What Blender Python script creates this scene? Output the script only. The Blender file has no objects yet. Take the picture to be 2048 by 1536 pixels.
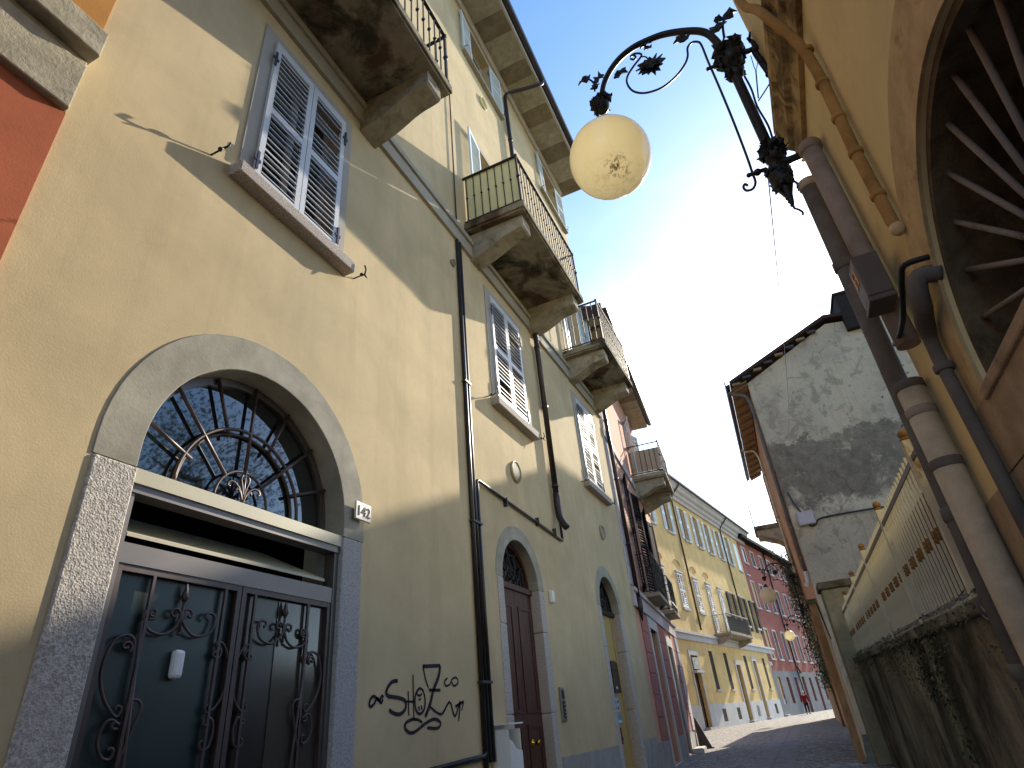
import bpy, bmesh, math, random
from mathutils import Vector, Matrix
from mathutils.geometry import tessellate_polygon
random.seed(7)
R_ = math.radians
scene = bpy.context.scene
COL = scene.collection

# ------------------------------------------------------------------ camera
CAM = Vector((0.0, 0.0, 0.95))
FPX, YAW, PITCH, ROLL = 1199.7, 0.387771, 0.522242, -0.100432
_cy, _sy, _cp, _sp, _cr, _sr = math.cos(YAW), math.sin(YAW), math.cos(PITCH), math.sin(PITCH), math.cos(ROLL), math.sin(ROLL)
FWD = Vector((-_sy * _cp, _cy * _cp, _sp))
_rt = Vector((_cy, _sy, 0.0))
_up = _rt.cross(FWD)
RIGHT = _cr * _rt + _sr * _up
UP = -_sr * _rt + _cr * _up
cam = bpy.data.cameras.new('camera')
cam_o = bpy.data.objects.new('camera', cam)
COL.objects.link(cam_o)
m = Matrix((RIGHT, UP, -FWD)).transposed().to_4x4()
m.translation = CAM
cam_o.matrix_world = m
cam.sensor_width = 36.0
cam.lens = FPX / 2048 * 36
cam.clip_start = 0.02
cam.clip_end = 2000
scene.camera = cam_o

def ray(px, py):
    """direction through a pixel of the 2048 x 1536 photograph"""
    return RIGHT * ((px - 1024) / FPX) - UP * ((py - 768) / FPX) + FWD
def on_y(px, py, Y):
    d = ray(px, py); return CAM + d * ((Y - CAM.y) / d.y)
def on_ground(px, py):
    d = ray(px, py); return CAM + d * (-CAM.z / d.z)

# ------------------------------------------------------------------ sky, sun, exposure
SUN = Vector((1.0, 4.1, 2.22)).normalized()
world = bpy.data.worlds.new('World'); scene.world = world; world.use_nodes = True
wn = world.node_tree.nodes; wl = world.node_tree.links
wn.clear()
out = wn.new('ShaderNodeOutputWorld'); bg = wn.new('ShaderNodeBackground')
sky = wn.new('ShaderNodeTexSky'); sky.sky_type = 'NISHITA'; sky.sun_disc = False
sky.sun_elevation = math.asin(SUN.z)
sky.sun_rotation = math.atan2(SUN.x, SUN.y)
sky.air_density = 1.0; sky.dust_density = 0.5; sky.ozone_density = 2.0
tc = wn.new('ShaderNodeTexCoord')
mp = wn.new('ShaderNodeMapping'); mp.inputs['Scale'].default_value = (1.0, 1.0, 1.9)
n1 = wn.new('ShaderNodeTexNoise'); n1.inputs['Scale'].default_value = 1.5; n1.inputs['Detail'].default_value = 6; n1.inputs['Roughness'].default_value = 0.5
n1.inputs['Distortion'].default_value = 0.5
rmp = wn.new('ShaderNodeValToRGB'); rmp.color_ramp.elements[0].position = 0.48; rmp.color_ramp.elements[1].position = 0.78
hs = wn.new('ShaderNodeHueSaturation'); hs.inputs['Saturation'].default_value = 1.2
bw = wn.new('ShaderNodeRGBToBW')
cl = wn.new('ShaderNodeMix'); cl.data_type = 'RGBA'
sc2 = wn.new('ShaderNodeMix'); sc2.data_type = 'RGBA'; sc2.blend_type = 'MULTIPLY'; sc2.inputs['Factor'].default_value = 1.0
sc2.inputs['B'].default_value = (1.5, 1.5, 1.5, 1)
mm = wn.new('ShaderNodeMath'); mm.operation = 'MULTIPLY'; mm.inputs[1].default_value = 0.5
wl.new(tc.outputs['Generated'], mp.inputs['Vector']); wl.new(mp.outputs['Vector'], n1.inputs['Vector'])
wl.new(n1.outputs['Fac'], rmp.inputs['Fac']); wl.new(rmp.outputs['Color'], mm.inputs[0])
wl.new(sky.outputs['Color'], hs.inputs['Color'])
wl.new(hs.outputs['Color'], bw.inputs['Color']); wl.new(bw.outputs['Val'], sc2.inputs['A'])
wl.new(mm.outputs['Value'], cl.inputs['Factor']); wl.new(hs.outputs['Color'], cl.inputs['A']); wl.new(sc2.outputs['Result'], cl.inputs['B'])
wl.new(cl.outputs['Result'], bg.inputs['Color']); wl.new(bg.outputs['Background'], out.inputs['Surface'])
bg.inputs['Strength'].default_value = 0.114

sl = bpy.data.lights.new('sun', 'SUN'); sl.energy = 3.0; sl.angle = R_(0.53); sl.color = (1.0, 0.90, 0.74)
so = bpy.data.objects.new('sun', sl); COL.objects.link(so)
so.rotation_euler = SUN.to_track_quat('Z', 'Y').to_euler()
so.location = (5, 20, 30)
scene.view_settings.view_transform = 'Standard'
scene.view_settings.look = 'None'
scene.view_settings.exposure = 1.63
scene.view_settings.gamma = 1.0
scene.cycles.max_bounces = 8
scene.cycles.diffuse_bounces = 5
scene.cycles.transparent_max_bounces = 8

# ------------------------------------------------------------------ materials
def lin(h):
    h = h.lstrip('#'); o = []
    for i in (0, 2, 4):
        c = int(h[i:i + 2], 16) / 255
        o.append(c / 12.92 if c <= 0.04045 else ((c + 0.055) / 1.055) ** 2.4)
    return tuple(o) + (1.0,)

class NT:
    def __init__(s, name):
        s.m = bpy.data.materials.new(name); s.m.use_nodes = True
        s.n = s.m.node_tree.nodes; s.l = s.m.node_tree.links
        s.b = s.n['Principled BSDF']
        s.tc = s.n.new('ShaderNodeTexCoord')
    def add(s, t, **kw):
        n = s.n.new(t)
        for k, v in kw.items():
            if k in n.inputs: n.inputs[k].default_value = v
            else: setattr(n, k, v)
        return n
    def noise(s, scale, detail=4, rough=.55, dist=0, vec=None, stretch=None):
        n = s.add('ShaderNodeTexNoise', Scale=scale, Detail=detail, Roughness=rough, Distortion=dist)
        v = vec or s.tc.outputs['Object']
        if stretch:
            mpn = s.n.new('ShaderNodeMapping'); mpn.inputs['Scale'].default_value = stretch
            s.l.new(v, mpn.inputs['Vector']); v = mpn.outputs['Vector']
        s.l.new(v, n.inputs['Vector']); return n.outputs['Fac']
    def ramp(s, fac, p0, p1, c0=(0, 0, 0, 1), c1=(1, 1, 1, 1)):
        r = s.n.new('ShaderNodeValToRGB'); e = r.color_ramp.elements
        e[0].position = p0; e[1].position = p1; e[0].color = c0; e[1].color = c1
        s.l.new(fac, r.inputs['Fac']); return r.outputs['Color']
    def mix(s, fac, a, b, mode='MIX'):
        x = s.n.new('ShaderNodeMix'); x.data_type = 'RGBA'; x.blend_type = mode
        for k, v in (('Factor', fac), ('A', a), ('B', b)):
            if isinstance(v, (tuple, float, int)): x.inputs[k].default_value = v
            else: s.l.new(v, x.inputs[k])
        return x.outputs['Result']
    def mul(s, a, b):
        x = s.n.new('ShaderNodeMath'); x.operation = 'MULTIPLY'
        for i, v in enumerate((a, b)):
            if isinstance(v, (float, int)): x.inputs[i].default_value = v
            else: s.l.new(v, x.inputs[i])
        return x.outputs['Value']
    def color(s, c):
        if isinstance(c, tuple): s.b.inputs['Base Color'].default_value = c
        else: s.l.new(c, s.b.inputs['Base Color'])
    def bump(s, h, strength=.3, dist=.01):
        b = s.add('ShaderNodeBump', Strength=strength, Distance=dist)
        s.l.new(h, b.inputs['Height']); s.l.new(b.outputs['Normal'], s.b.inputs['Normal'])
    def rough(s, v):
        s.b.inputs['Roughness'].default_value = v
        if v >= .75: s.b.inputs['Specular IOR Level'].default_value = .12
    def crack(s, scale=.8, width=.006, lo=.56, hi=.62):
        nz = s.n.new('ShaderNodeTexNoise'); nz.inputs['Scale'].default_value = 2.4; nz.inputs['Detail'].default_value = 6; s.l.new(s.tc.outputs['Object'], nz.inputs['Vector'])
        vm = s.n.new('ShaderNodeVectorMath'); vm.operation = 'SCALE'; vm.inputs['Scale'].default_value = .4; s.l.new(nz.outputs['Color'], vm.inputs[0])
        va = s.n.new('ShaderNodeVectorMath'); va.operation = 'ADD'; s.l.new(vm.outputs['Vector'], va.inputs[0]); s.l.new(s.tc.outputs['Object'], va.inputs[1])
        v = s.add('ShaderNodeTexVoronoi', Scale=scale); v.feature = 'DISTANCE_TO_EDGE'; s.l.new(va.outputs['Vector'], v.inputs['Vector'])
        return s.mul(s.ramp(v.outputs['Distance'], width * .4, width, (1, 1, 1, 1), (0, 0, 0, 1)), s.ramp(s.noise(.7, 4, .6, .3), lo, hi))

def sc(c, k): return (min(c[0] * k, 1), min(c[1] * k, 1), min(c[2] * k, 1), 1)

def plaster(name, col, dark=.8, light=1.12, grain=55, strength=.35, dist=.006, streak=.25, streakcol=None, patch=1.1, cracks=0.0):
    t = NT(name); c = lin(col) if isinstance(col, str) else col
    a = t.mix(t.ramp(t.noise(patch, 6, .62, .3), .35, .68), sc(c, dark), sc(c, light))
    a = t.mix(t.mul(t.ramp(t.noise(.33, 8, .68, .6), .52, .56), .28), a, sc(c, .9))
    if streak:
        f = t.mul(t.ramp(t.noise(1.6, 6, .62, 0, None, (2.2, 2.2, .16)), .5, .74), streak)
        a = t.mix(f, a, streakcol or sc(c, .55))
    a = t.mix(t.mul(t.ramp(t.noise(9, 6, .72), .55, .8), .3), a, sc(c, .68))
    h = t.mix(.3, t.noise(grain, 5, .7), t.noise(grain / 7, 5, .6))
    if cracks:
        k = t.crack(.5, .0042, .58, .63)
        a = t.mix(t.mul(k, cracks), a, sc(c, .35))
        a = t.mix(t.mul(t.ramp(t.noise(7, 5, .6), .735, .75), .6), a, lin('#cfc6b4'))
        h = t.mix(t.mul(k, cracks), h, (0, 0, 0, 1))
    t.color(a); t.rough(.9); t.bump(h, strength, dist)
    return t.m

def stain_stone(name, base, stains, grain=70, strength=.5, dist=.006, scale=2.2):
    t = NT(name); a = t.mix(t.ramp(t.noise(6, 6, .65), .35, .65), sc(lin(base), .8), sc(lin(base), 1.15))
    for i, (c, lo, hi, k) in enumerate(stains):
        off = t.n.new('ShaderNodeMapping'); off.inputs['Location'].default_value = (3.1 * i + 1, 1.7 * i, 2.3 * i)
        t.l.new(t.tc.outputs['Object'], off.inputs['Vector'])
        f = t.mul(t.ramp(t.noise(scale * (1 + .3 * i), 7, .62, .6, off.outputs['Vector']), lo, hi), k)
        a = t.mix(f, a, lin(c))
    t.color(a); t.rough(.92); t.bump(t.noise(grain, 6, .7), strength, dist)
    return t.m

def granite(name, base, dark, light, scale=95, strength=.7, dist=.008):
    t = NT(name)
    v = t.add('ShaderNodeTexVoronoi', Scale=scale); t.l.new(t.tc.outputs['Object'], v.inputs['Vector'])
    n = t.noise(scale * .6, 4, .75)
    a = t.mix(t.ramp(n, .40, .60), lin(dark), lin(light))
    a = t.mix(t.ramp(t.noise(3, 4, .6), .3, .7), a, t.mix(.6, a, lin(base)))
    t.color(a); t.rough(.85)
    t.bump(t.mix(.5, v.outputs['Distance'], n), strength, dist)
    return t.m

def paint(name, col, rough=.5, metal=0, var=.12, nscale=5, bump=0, spec=None):
    t = NT(name); c = lin(col) if isinstance(col, str) else col
    t.color(t.mix(t.ramp(t.noise(nscale, 5, .6), .3, .7), sc(c, 1 - var), sc(c, 1 + var)))
    t.rough(rough); t.b.inputs['Metallic'].default_value = metal
    if bump: t.bump(t.noise(40, 4, .6), bump, .004)
    return t.m

def rusty(name, col, rust, amt=.5, rough=.7, scale=14):
    t = NT(name); c = lin(col)
    a = t.mix(t.ramp(t.noise(5, 4, .6), .3, .7), sc(c, .85), sc(c, 1.1))
    f = t.ramp(t.noise(scale, 6, .7, 0, None, (1, 1, .45)), .62 - amt * .22, .75 - amt * .15)
    t.color(t.mix(f, a, lin(rust))); t.rough(rough); t.bump(t.noise(60, 4, .6), .2, .003)
    return t.m

M = {}
M['yellow'] = plaster('yellow_plaster', (.575, .458, .275, 1), .86, 1.09, 85, .42, .005, .3, None, 1.1, .09)
M['grey_plaster'] = plaster('grey_plaster', (.36, .335, .27, 1), .78, 1.18, 60, .4, .006, .3, None, 3.0, .6)
M['red'] = plaster('red_plaster', (.40, .12, .062, 1), .82, 1.14, 80, .35, .005, .3, None, 1.5, .6)
M['orange'] = plaster('orange_plaster', (.47, .225, .065, 1), .85, 1.12, 60, .35, .006, .2)
M['stone_band'] = stain_stone('stone_band', '#a8a08c', [('#6f6a5c', .5, .7, .6), ('#c5bda8', .55, .75, .5)], 30, .8, .01, 4)
M['granite_light'] = granite('granite_light', '#b8b0a6', '#918980', '#d6d0c8', 90, .75, .008)
M['granite_grey'] = granite('granite_grey', '#a6a2a0', '#8c8886', '#bebab8', 120, .5, .006)
M['granite_pink'] = granite('granite_pink', '#b2a8a0', '#978d86', '#cbc4be', 130, .4, .004)
M['sill'] = granite('sill_granite', '#a59a90', '#7a7068', '#cbc2ba', 130, .5, .005)
M['corbel'] = stain_stone('corbel_stone', '#a09884', [('#5a5140', .5, .72, .75), ('#3b3a2c', .6, .75, .7), ('#8a6a48', .58, .72, .4)], 60, .7, .01, 3)
M['slab'] = stain_stone('balcony_stone', '#8d8470', [('#4d3524', .47, .6, .85), ('#2e3126', .5, .62, .85), ('#b9a88a', .58, .7, .5)], 70, .6, .01, 1.5)
M['soffit_l'] = stain_stone('soffit_pale', '#b3ae98', [('#8f8d78', .45, .7, .5), ('#77745f', .55, .75, .5)], 60, .4, .006, 2)
M['soffit_d'] = stain_stone('soffit_dark', '#8f8672', [('#6b6353', .45, .7, .6), ('#a79d86', .55, .75, .5)], 60, .4, .006, 2)
M['iron'] = paint('wrought_iron', '#2a2523', .55, .3, .25, 20, .2)
M['dark_iron'] = paint('dark_iron', '#17191b', .5, .3, .3, 20, .25)
M['brown_iron'] = paint('brown_painted_iron', '#4a3b38', .45, .2, .2, 14, .1)
M['shutter'] = paint('shutter_grey_white', '#c3c5c8', .45, 0, .05, 4)
M['shutter_blue'] = paint('shutter_pale_blue', '#c5d2d8', .5, 0, .05, 4)
M['shutter_dark'] = paint('shutter_dark', '#1d1b20', .8, 0, .15, 4)
M['frame_grey'] = plaster('window_frame_grey', '#a9a49c', .93, 1.05, 70, .2, .003, .1)
M['lead_trim'] = plaster('string_course_grey', '#a8a294', .88, 1.1, 50, .3, .005, .3)
M['dark_room'] = paint('dark_interior', '#141210', .9)  # near-black colour stands in for the unlit rooms behind openings
M['black_plastic'] = paint('black_conduit', '#231f1e', .35, 0, .15, 6)
M['brown_pipe'] = paint('dark_brown_pipe', '#352a28', .35, .4, .2, 6)
M['zinc'] = paint('zinc_gutter', '#4c4a4e', .4, .6, .15, 6)
M['bronze'] = paint('bronze_anodised', '#6d6663', .42, .55, .06, 3)
M['beige_metal'] = paint('beige_sheet_metal', '#b8b094', .5, 0, .06, 3)
M['door_green'] = paint('dark_green_panel', '#293836', .35, 0, .12, 3)
M['door_dark'] = paint('dark_brown_panel', '#2a2320', .3, 0, .2, 3)
M['white'] = paint('white_plastic', '#e4e4e2', .4, 0, .03, 3)
M['marble'] = paint('marble_plate', '#cfc8bb', .5, 0, .06, 8)
M['ink'] = paint('engraved_black', '#2b2926', .7)
M['spray'] = paint('spray_paint', '#302e36', .85, 0, .35, 18)
M['brass'] = paint('brass', '#b88a3c', .25, 1.0, .05, 3)
M['pinkw'] = plaster('salmon_plaster', (.62, .335, .235, 1), .88, 1.1, 60, .3, .006, .25)
M['rose_block'] = plaster('rose_ashlar', (.40, .16, .13, 1), .88, 1.1, 50, .3, .005, .2)
M['quoin'] = plaster('quoin_lilac', (.52, .45, .45, 1), .92, 1.06, 60, .25, .004, .15)
M['plinth'] = plaster('plinth_grey', (.36, .345, .32, 1), .8, 1.15, 30, .4, .006, .3, None, 4)
M['fary'] = plaster('ochre_plaster', (.74, .51, .21, 1), .85, 1.1, 30, .25, .006, .35)
M['fary_low'] = plaster('ochre_ground_floor', (.58, .36, .12, 1), .85, 1.1, 30, .25, .006, .35)
M['pale_trim'] = plaster('pale_trim', (.55, .52, .48, 1), .9, 1.08, 40, .2, .004, .2)
M['farred'] = plaster('brick_red_plaster', (.36, .12, .09, 1), .88, 1.1, 30, .25, .006, .3)
M['farbase'] = plaster('far_base_in_shade', (.22, .215, .21, 1), .85, 1.1, 30, .3, .006, .3)  # grey stone, darkened so the shade on it is in the colour
M['lamp_glass_w'] = paint('window_surround', '#b9b6b0', .7)
M['wood_brown'] = None
t = NT('brown_wood'); w = t.noise(6, 5, .6, 0, None, (6, 6, .5))
t.color(t.mix(t.ramp(w, .3, .7), lin('#3a1f16'), lin('#5b3423'))); t.rough(.5); t.bump(w, .2, .004); M['wood_brown'] = t.m
t = NT('rafter_wood'); w = t.noise(5, 5, .6, 0, None, (1, 6, 6))
t.color(t.mix(t.ramp(w, .3, .7), lin('#6d5846'), lin('#96795c'))); t.rough(.8); t.bump(w, .3, .006); M['rafter'] = t.m
t = NT('soffit_brick'); w = t.noise(4, 5, .6)
t.color(t.mix(t.ramp(w, .3, .7), lin('#7d6a56'), lin('#a58c6e'))); t.rough(.9); t.bump(t.noise(40, 4, .6), .4, .006); M['soffit_tile'] = t.m
t = NT('terracotta'); t.color(t.mix(t.ramp(t.noise(7, 5, .6), .3, .7), lin('#4a342a'), lin('#71503e'))); t.rough(.9); t.bump(t.noise(30, 4, .6), .4, .008); M['tile'] = t.m
# window glass: dark, mirror-like
t = NT('window_glass'); t.color((.012, .016, .018, 1)); t.rough(.03); t.b.inputs['IOR'].default_value = 1.95
t.bump(t.noise(2.2, 2, .5), .03, .02); M['glass'] = t.m
t = NT('far_window_glass'); t.color(lin('#1f2427')); t.rough(.12); M['glass_far'] = t.m

# gable wall: weathered cement with a large dark damp patch
def gable_mat():
    t = NT('weathered_cement')
    a = t.mix(t.ramp(t.noise(.5, 9, .66, .5), .40, .60), lin('#b5a490'), lin('#ccb99c'))
    a = t.mix(t.mul(t.ramp(t.noise(.9, 9, .74, .6), .50, .53), .55), a, lin('#ccbba0'))
    a = t.mix(t.mul(t.ramp(t.noise(1.5, 9, .74, .5), .54, .58), .6), a, lin('#948672'))
    a = t.mix(t.mul(t.ramp(t.noise(2.2, 9, .72, 0, None, (3, 3, .25)), .55, .68), .45), a, lin('#887a68'))
    sx = t.n.new('ShaderNodeSeparateXYZ'); t.l.new(t.tc.outputs['Object'], sx.inputs['Vector'])
    ad = t.add('ShaderNodeMath', operation='MULTIPLY_ADD'); t.l.new(t.noise(.9, 10, .7), ad.inputs[0]); ad.inputs[1].default_value = 2.2; t.l.new(sx.outputs['Z'], ad.inputs[2])
    v = t.mul(ad.outputs['Value'], .05)
    up = t.ramp(v, .500, .504, (1, 1, 1, 1), (0, 0, 0, 1)); lo = t.ramp(v, .375, .385)
    f = t.mul(t.mul(up, lo), t.ramp(t.noise(.7, 9, .72, .4), .36, .44))
    a = t.mix(t.mul(f, .74), a, t.mix(t.ramp(t.noise(3, 9, .74), .4, .6), lin('#544c45'), lin('#807466')))
    # pale lime bloom just under the dark patch and along its upper edge
    e1 = t.mul(t.ramp(v, .34, .37), t.ramp(v, .375, .385, (1, 1, 1, 1), (0, 0, 0, 1)))
    a = t.mix(t.mul(t.mul(e1, t.ramp(t.noise(1.7, 9, .74, .5), .46, .5)), .75), a, lin('#e0cfb2'))
    a = t.mix(t.mul(t.ramp(t.noise(5, 9, .78), .64, .66), .8), a, lin('#e0d0b8'))
    a = t.mix(t.mul(t.ramp(t.noise(8, 9, .8), .60, .63), .6), a, lin('#645a50'))
    k = t.crack(.3, .006, .56, .6)
    a = t.mix(t.mul(k, .5), a, lin('#3c3834'))
    t.color(a); t.rough(.95); t.bump(t.mix(.5, t.noise(4, 9, .75), t.noise(22, 8, .78)), 1.0, .10)
    return t.m
M['gable'] = gable_mat()

def right_yellow():
    t = NT('old_yellow_plaster'); c = (.72, .60, .32, 1)
    a = t.mix(t.ramp(t.noise(1.4, 6, .6), .3, .7), sc(c, .85), sc(c, 1.12))
    f = t.mul(t.ramp(t.noise(16, 6, .75, 0, None, (1, 1, .5)), .66, .72), .8)
    a = t.mix(f, a, lin('#6a5836'))
    a = t.mix(t.mul(t.ramp(t.noise(3, 6, .7), .55, .75), .35), a, lin('#a08a58'))
    t.color(a); t.rough(.92); t.bump(t.mix(.4, t.noise(40, 5, .7), t.noise(7, 5, .6)), .4, .008)
    return t.m
M['ryellow'] = right_yellow()
M['rband'] = stain_stone('cream_band', '#c4ad83', [('#96815c', .52, .7, .5), ('#6f5c40', .62, .72, .7)], 50, .5, .008, 4)
M['rlow'] = stain_stone('ochre_low_wall', '#a5937a', [('#7f705a', .5, .7, .6), ('#5d4d38', .62, .75, .6)], 40, .6, .01, 3)
M['pale_pillar'] = stain_stone('pale_pillar', '#8f8670', [('#7d745c', .5, .7, .6), ('#5d5644', .62, .75, .6)], 40, .5, .01, 3)
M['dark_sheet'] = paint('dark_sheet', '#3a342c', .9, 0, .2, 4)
M['roof_dark'] = paint('dark_roof_edge', '#3a2c26', .9, 0, .25, 6)
M['chimney_dark'] = paint('dark_brick', '#2e2724', .9, 0, .2, 6)  # near-black brown for the chimney
M['rmould'] = stain_stone('stained_moulding', '#b59e72', [('#4d4433', .48, .6, .8), ('#7d6b4a', .5, .7, .6)], 50, .6, .01, 5)
M['dirty_stone'] = stain_stone('dirty_reveal', '#6e6450', [('#3c372b', .45, .65, .8), ('#8a7d62', .6, .75, .5)], 60, .8, .012, 6)
M['bar_grey'] = rusty('grey_bars', '#7d7872', '#5a4a3c', .4, .8)
M['cream_pipe'] = stain_stone('cream_pipe', '#b9ac94', [('#8f826a', .55, .72, .5), ('#6d624e', .66, .75, .6)], 60, .15, .003, 4)
M['taupe_pipe'] = stain_stone('taupe_pipe', '#93877c', [('#7a6e64', .5, .7, .5)], 60, .1, .003, 4)
M['grey_pipe'] = stain_stone('grey_pipe', '#6a6660', [('#4c4844', .5, .7, .6)], 60, .1, .003, 4)
M['clay_pipe'] = stain_stone('clay_pipe', '#a8834f', [('#7d6038', .5, .7, .6)], 60, .2, .004, 5)
M['box_brown'] = paint('brown_meter_box', '#5a5048', .6, 0, .1, 6)
M['sticker'] = paint('orange_sticker', '#c98a2e', .6, 0, .05, 6)
M['fence'] = rusty('cream_fence', '#cdc5ad', '#94693f', .35, .8, 9)
M['rust'] = rusty('rust_iron', '#8d6a40', '#5e3d20', .5, .8)
t = NT('mossy_wall')
a = t.mix(t.ramp(t.noise(1.5, 7, .65, .3), .35, .65), lin('#6a6355'), lin('#9a917e'))
a = t.mix(t.mul(t.ramp(t.noise(1.2, 8, .7, .5, None, (1, 1, .45)), .44, .6), .85), a, lin('#1d1d17'))
a = t.mix(t.mul(t.ramp(t.noise(2.3, 8, .7, .3), .52, .66), .7), a, lin('#3a3d22'))
t.color(a); t.rough(.95); t.bump(t.mix(.5, t.noise(5, 7, .7), t.noise(30, 6, .7)), .9, .03); M['mossy'] = t.m
t = NT('copper_plaster'); a = t.mix(t.ramp(t.noise(1.3, 7, .65, .3), .35, .65), lin('#8f6848'), lin('#b88c66'))
a = t.mix(t.mul(t.ramp(t.noise(2.5, 8, .7, .3, None, (1, 1, .4)), .5, .65), .6), a, lin('#6d5a4a'))
t.color(a); t.rough(.95); t.bump(t.noise(9, 7, .7), .6, .02); M['copper'] = t.m
# cobbles
t = NT('cobbles'); v = t.add('ShaderNodeTexVoronoi', Scale=9.0); v.feature = 'DISTANCE_TO_EDGE'; t.l.new(t.tc.outputs['Object'], v.inputs['Vector'])
v2 = t.add('ShaderNodeTexVoronoi', Scale=9.0); t.l.new(t.tc.outputs['Object'], v2.inputs['Vector'])
a = t.mix(t.ramp(v2.outputs['Color'], .2, .8), lin('#7d7873'), lin('#aaa59d'))
a = t.mix(t.ramp(v.outputs['Distance'], .02, .09), lin('#524e4a'), a)
a = t.mix(t.mul(t.ramp(t.noise(.7, 5, .6), .45, .7), .4), a, lin('#8f8b84'))
t.color(a); t.rough(.8); t.bump(t.ramp(v.outputs['Distance'], 0, .16), .7, .02); M['cobble'] = t.m
M['slabstone'] = stain_stone('paving_slab', '#8e8a86', [('#75716d', .5, .7, .5), ('#a7a39d', .58, .75, .5)], 60, .4, .006, 1.5)
M['earth'] = stain_stone('earth', '#6a6252', [('#4a4a34', .45, .65, .7)], 20, .5, .03, .5)
t = NT('leaf'); t.color(t.mix(t.ramp(t.noise(1.2, 4, .6), .35, .65), (.022, .045, .014, 1), (.07, .11, .03, 1))); t.rough(.6); M['leaf'] = t.m
t = NT('ivy_leaf'); t.color(t.mix(t.ramp(t.noise(8, 4, .6), .35, .65), (.015, .028, .012, 1), (.06, .08, .03, 1))); t.rough(.6); M['ivy'] = t.m
M['bark'] = paint('bark', '#4a3b2e', .9, 0, .2, 8, .6)
# lamp globe: thin opal shell
t = NT('opal_globe'); t.n.remove(t.b)
df = t.n.new('ShaderNodeBsdfDiffuse'); tl = t.n.new('ShaderNodeBsdfTranslucent'); gl = t.n.new('ShaderNodeBsdfGlossy')
ms = t.n.new('ShaderNodeMixShader'); ms2 = t.n.new('ShaderNodeMixShader'); fr = t.n.new('ShaderNodeFresnel')
sx = t.n.new('ShaderNodeSeparateXYZ'); t.l.new(t.tc.outputs['Object'], sx.inputs['Vector'])
nz = t.noise(26, 7, .8, .6)
vd = t.n.new('ShaderNodeVectorMath'); vd.operation = 'DISTANCE'; vd.inputs[1].default_value = (.05, -.13, -.265); t.l.new(t.tc.outputs['Object'], vd.inputs[0])
low = t.mix(.18, t.ramp(vd.outputs['Value'], .03, .115, (1, 1, 1, 1), (0, 0, 0, 1)), t.ramp(t.mul(sx.outputs['Z'], -1.0), .14, .30))
spk = t.ramp(nz, .50, .545)
dirt = t.mul(low, spk)
base = t.mix(t.ramp(t.noise(5, 3, .5, 0, None, (3, 3, .6)), .3, .7), (.985, .885, .62, 1), (.99, .92, .70, 1))
ccol = t.mix(dirt, base, (.10, .06, .03, 1))
for n in (df, tl): t.l.new(ccol, n.inputs['Color'])
gl.inputs['Roughness'].default_value = .12; ms.inputs['Fac'].default_value = .74; fr.inputs['IOR'].default_value = 1.4
t.l.new(df.outputs[0], ms.inputs[1]); t.l.new(tl.outputs[0], ms.inputs[2])
t.l.new(fr.outputs[0], ms2.inputs[0]); t.l.new(ms.outputs[0], ms2.inputs[1]); t.l.new(gl.outputs[0], ms2.inputs[2])
t.l.new(ms2.outputs[0], t.n['Material Output'].inputs['Surface']); M['globe'] = t.m
M['skin'] = paint('skin', '#b98a70', .6)
M['red_coat'] = paint('red_coat', '#7a1420', .8)
M['trousers'] = paint('dark_trousers', '#1f2024', .8)
M['white_hair'] = paint('white_hat', '#d8d4cc', .8)
M['paper'] = paint('paper_notice', '#b7bfc4', .7, 0, .2, 25)
M['blue_paper'] = paint('blue_notice', '#5a9cc4', .7, 0, .1, 9)
M['red_plastic'] = paint('red_plastic', '#8a2020', .5)
M['cream_door'] = paint('cream_door', '#b59a5e', .5, 0, .06, 2)
M['cream_screen'] = paint('cream_screen', '#d9cf9c', .7, 0, .06, 2)
M['steel'] = paint('steel_panel', '#8d8d8a', .35, .7, .1, 8)

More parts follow.
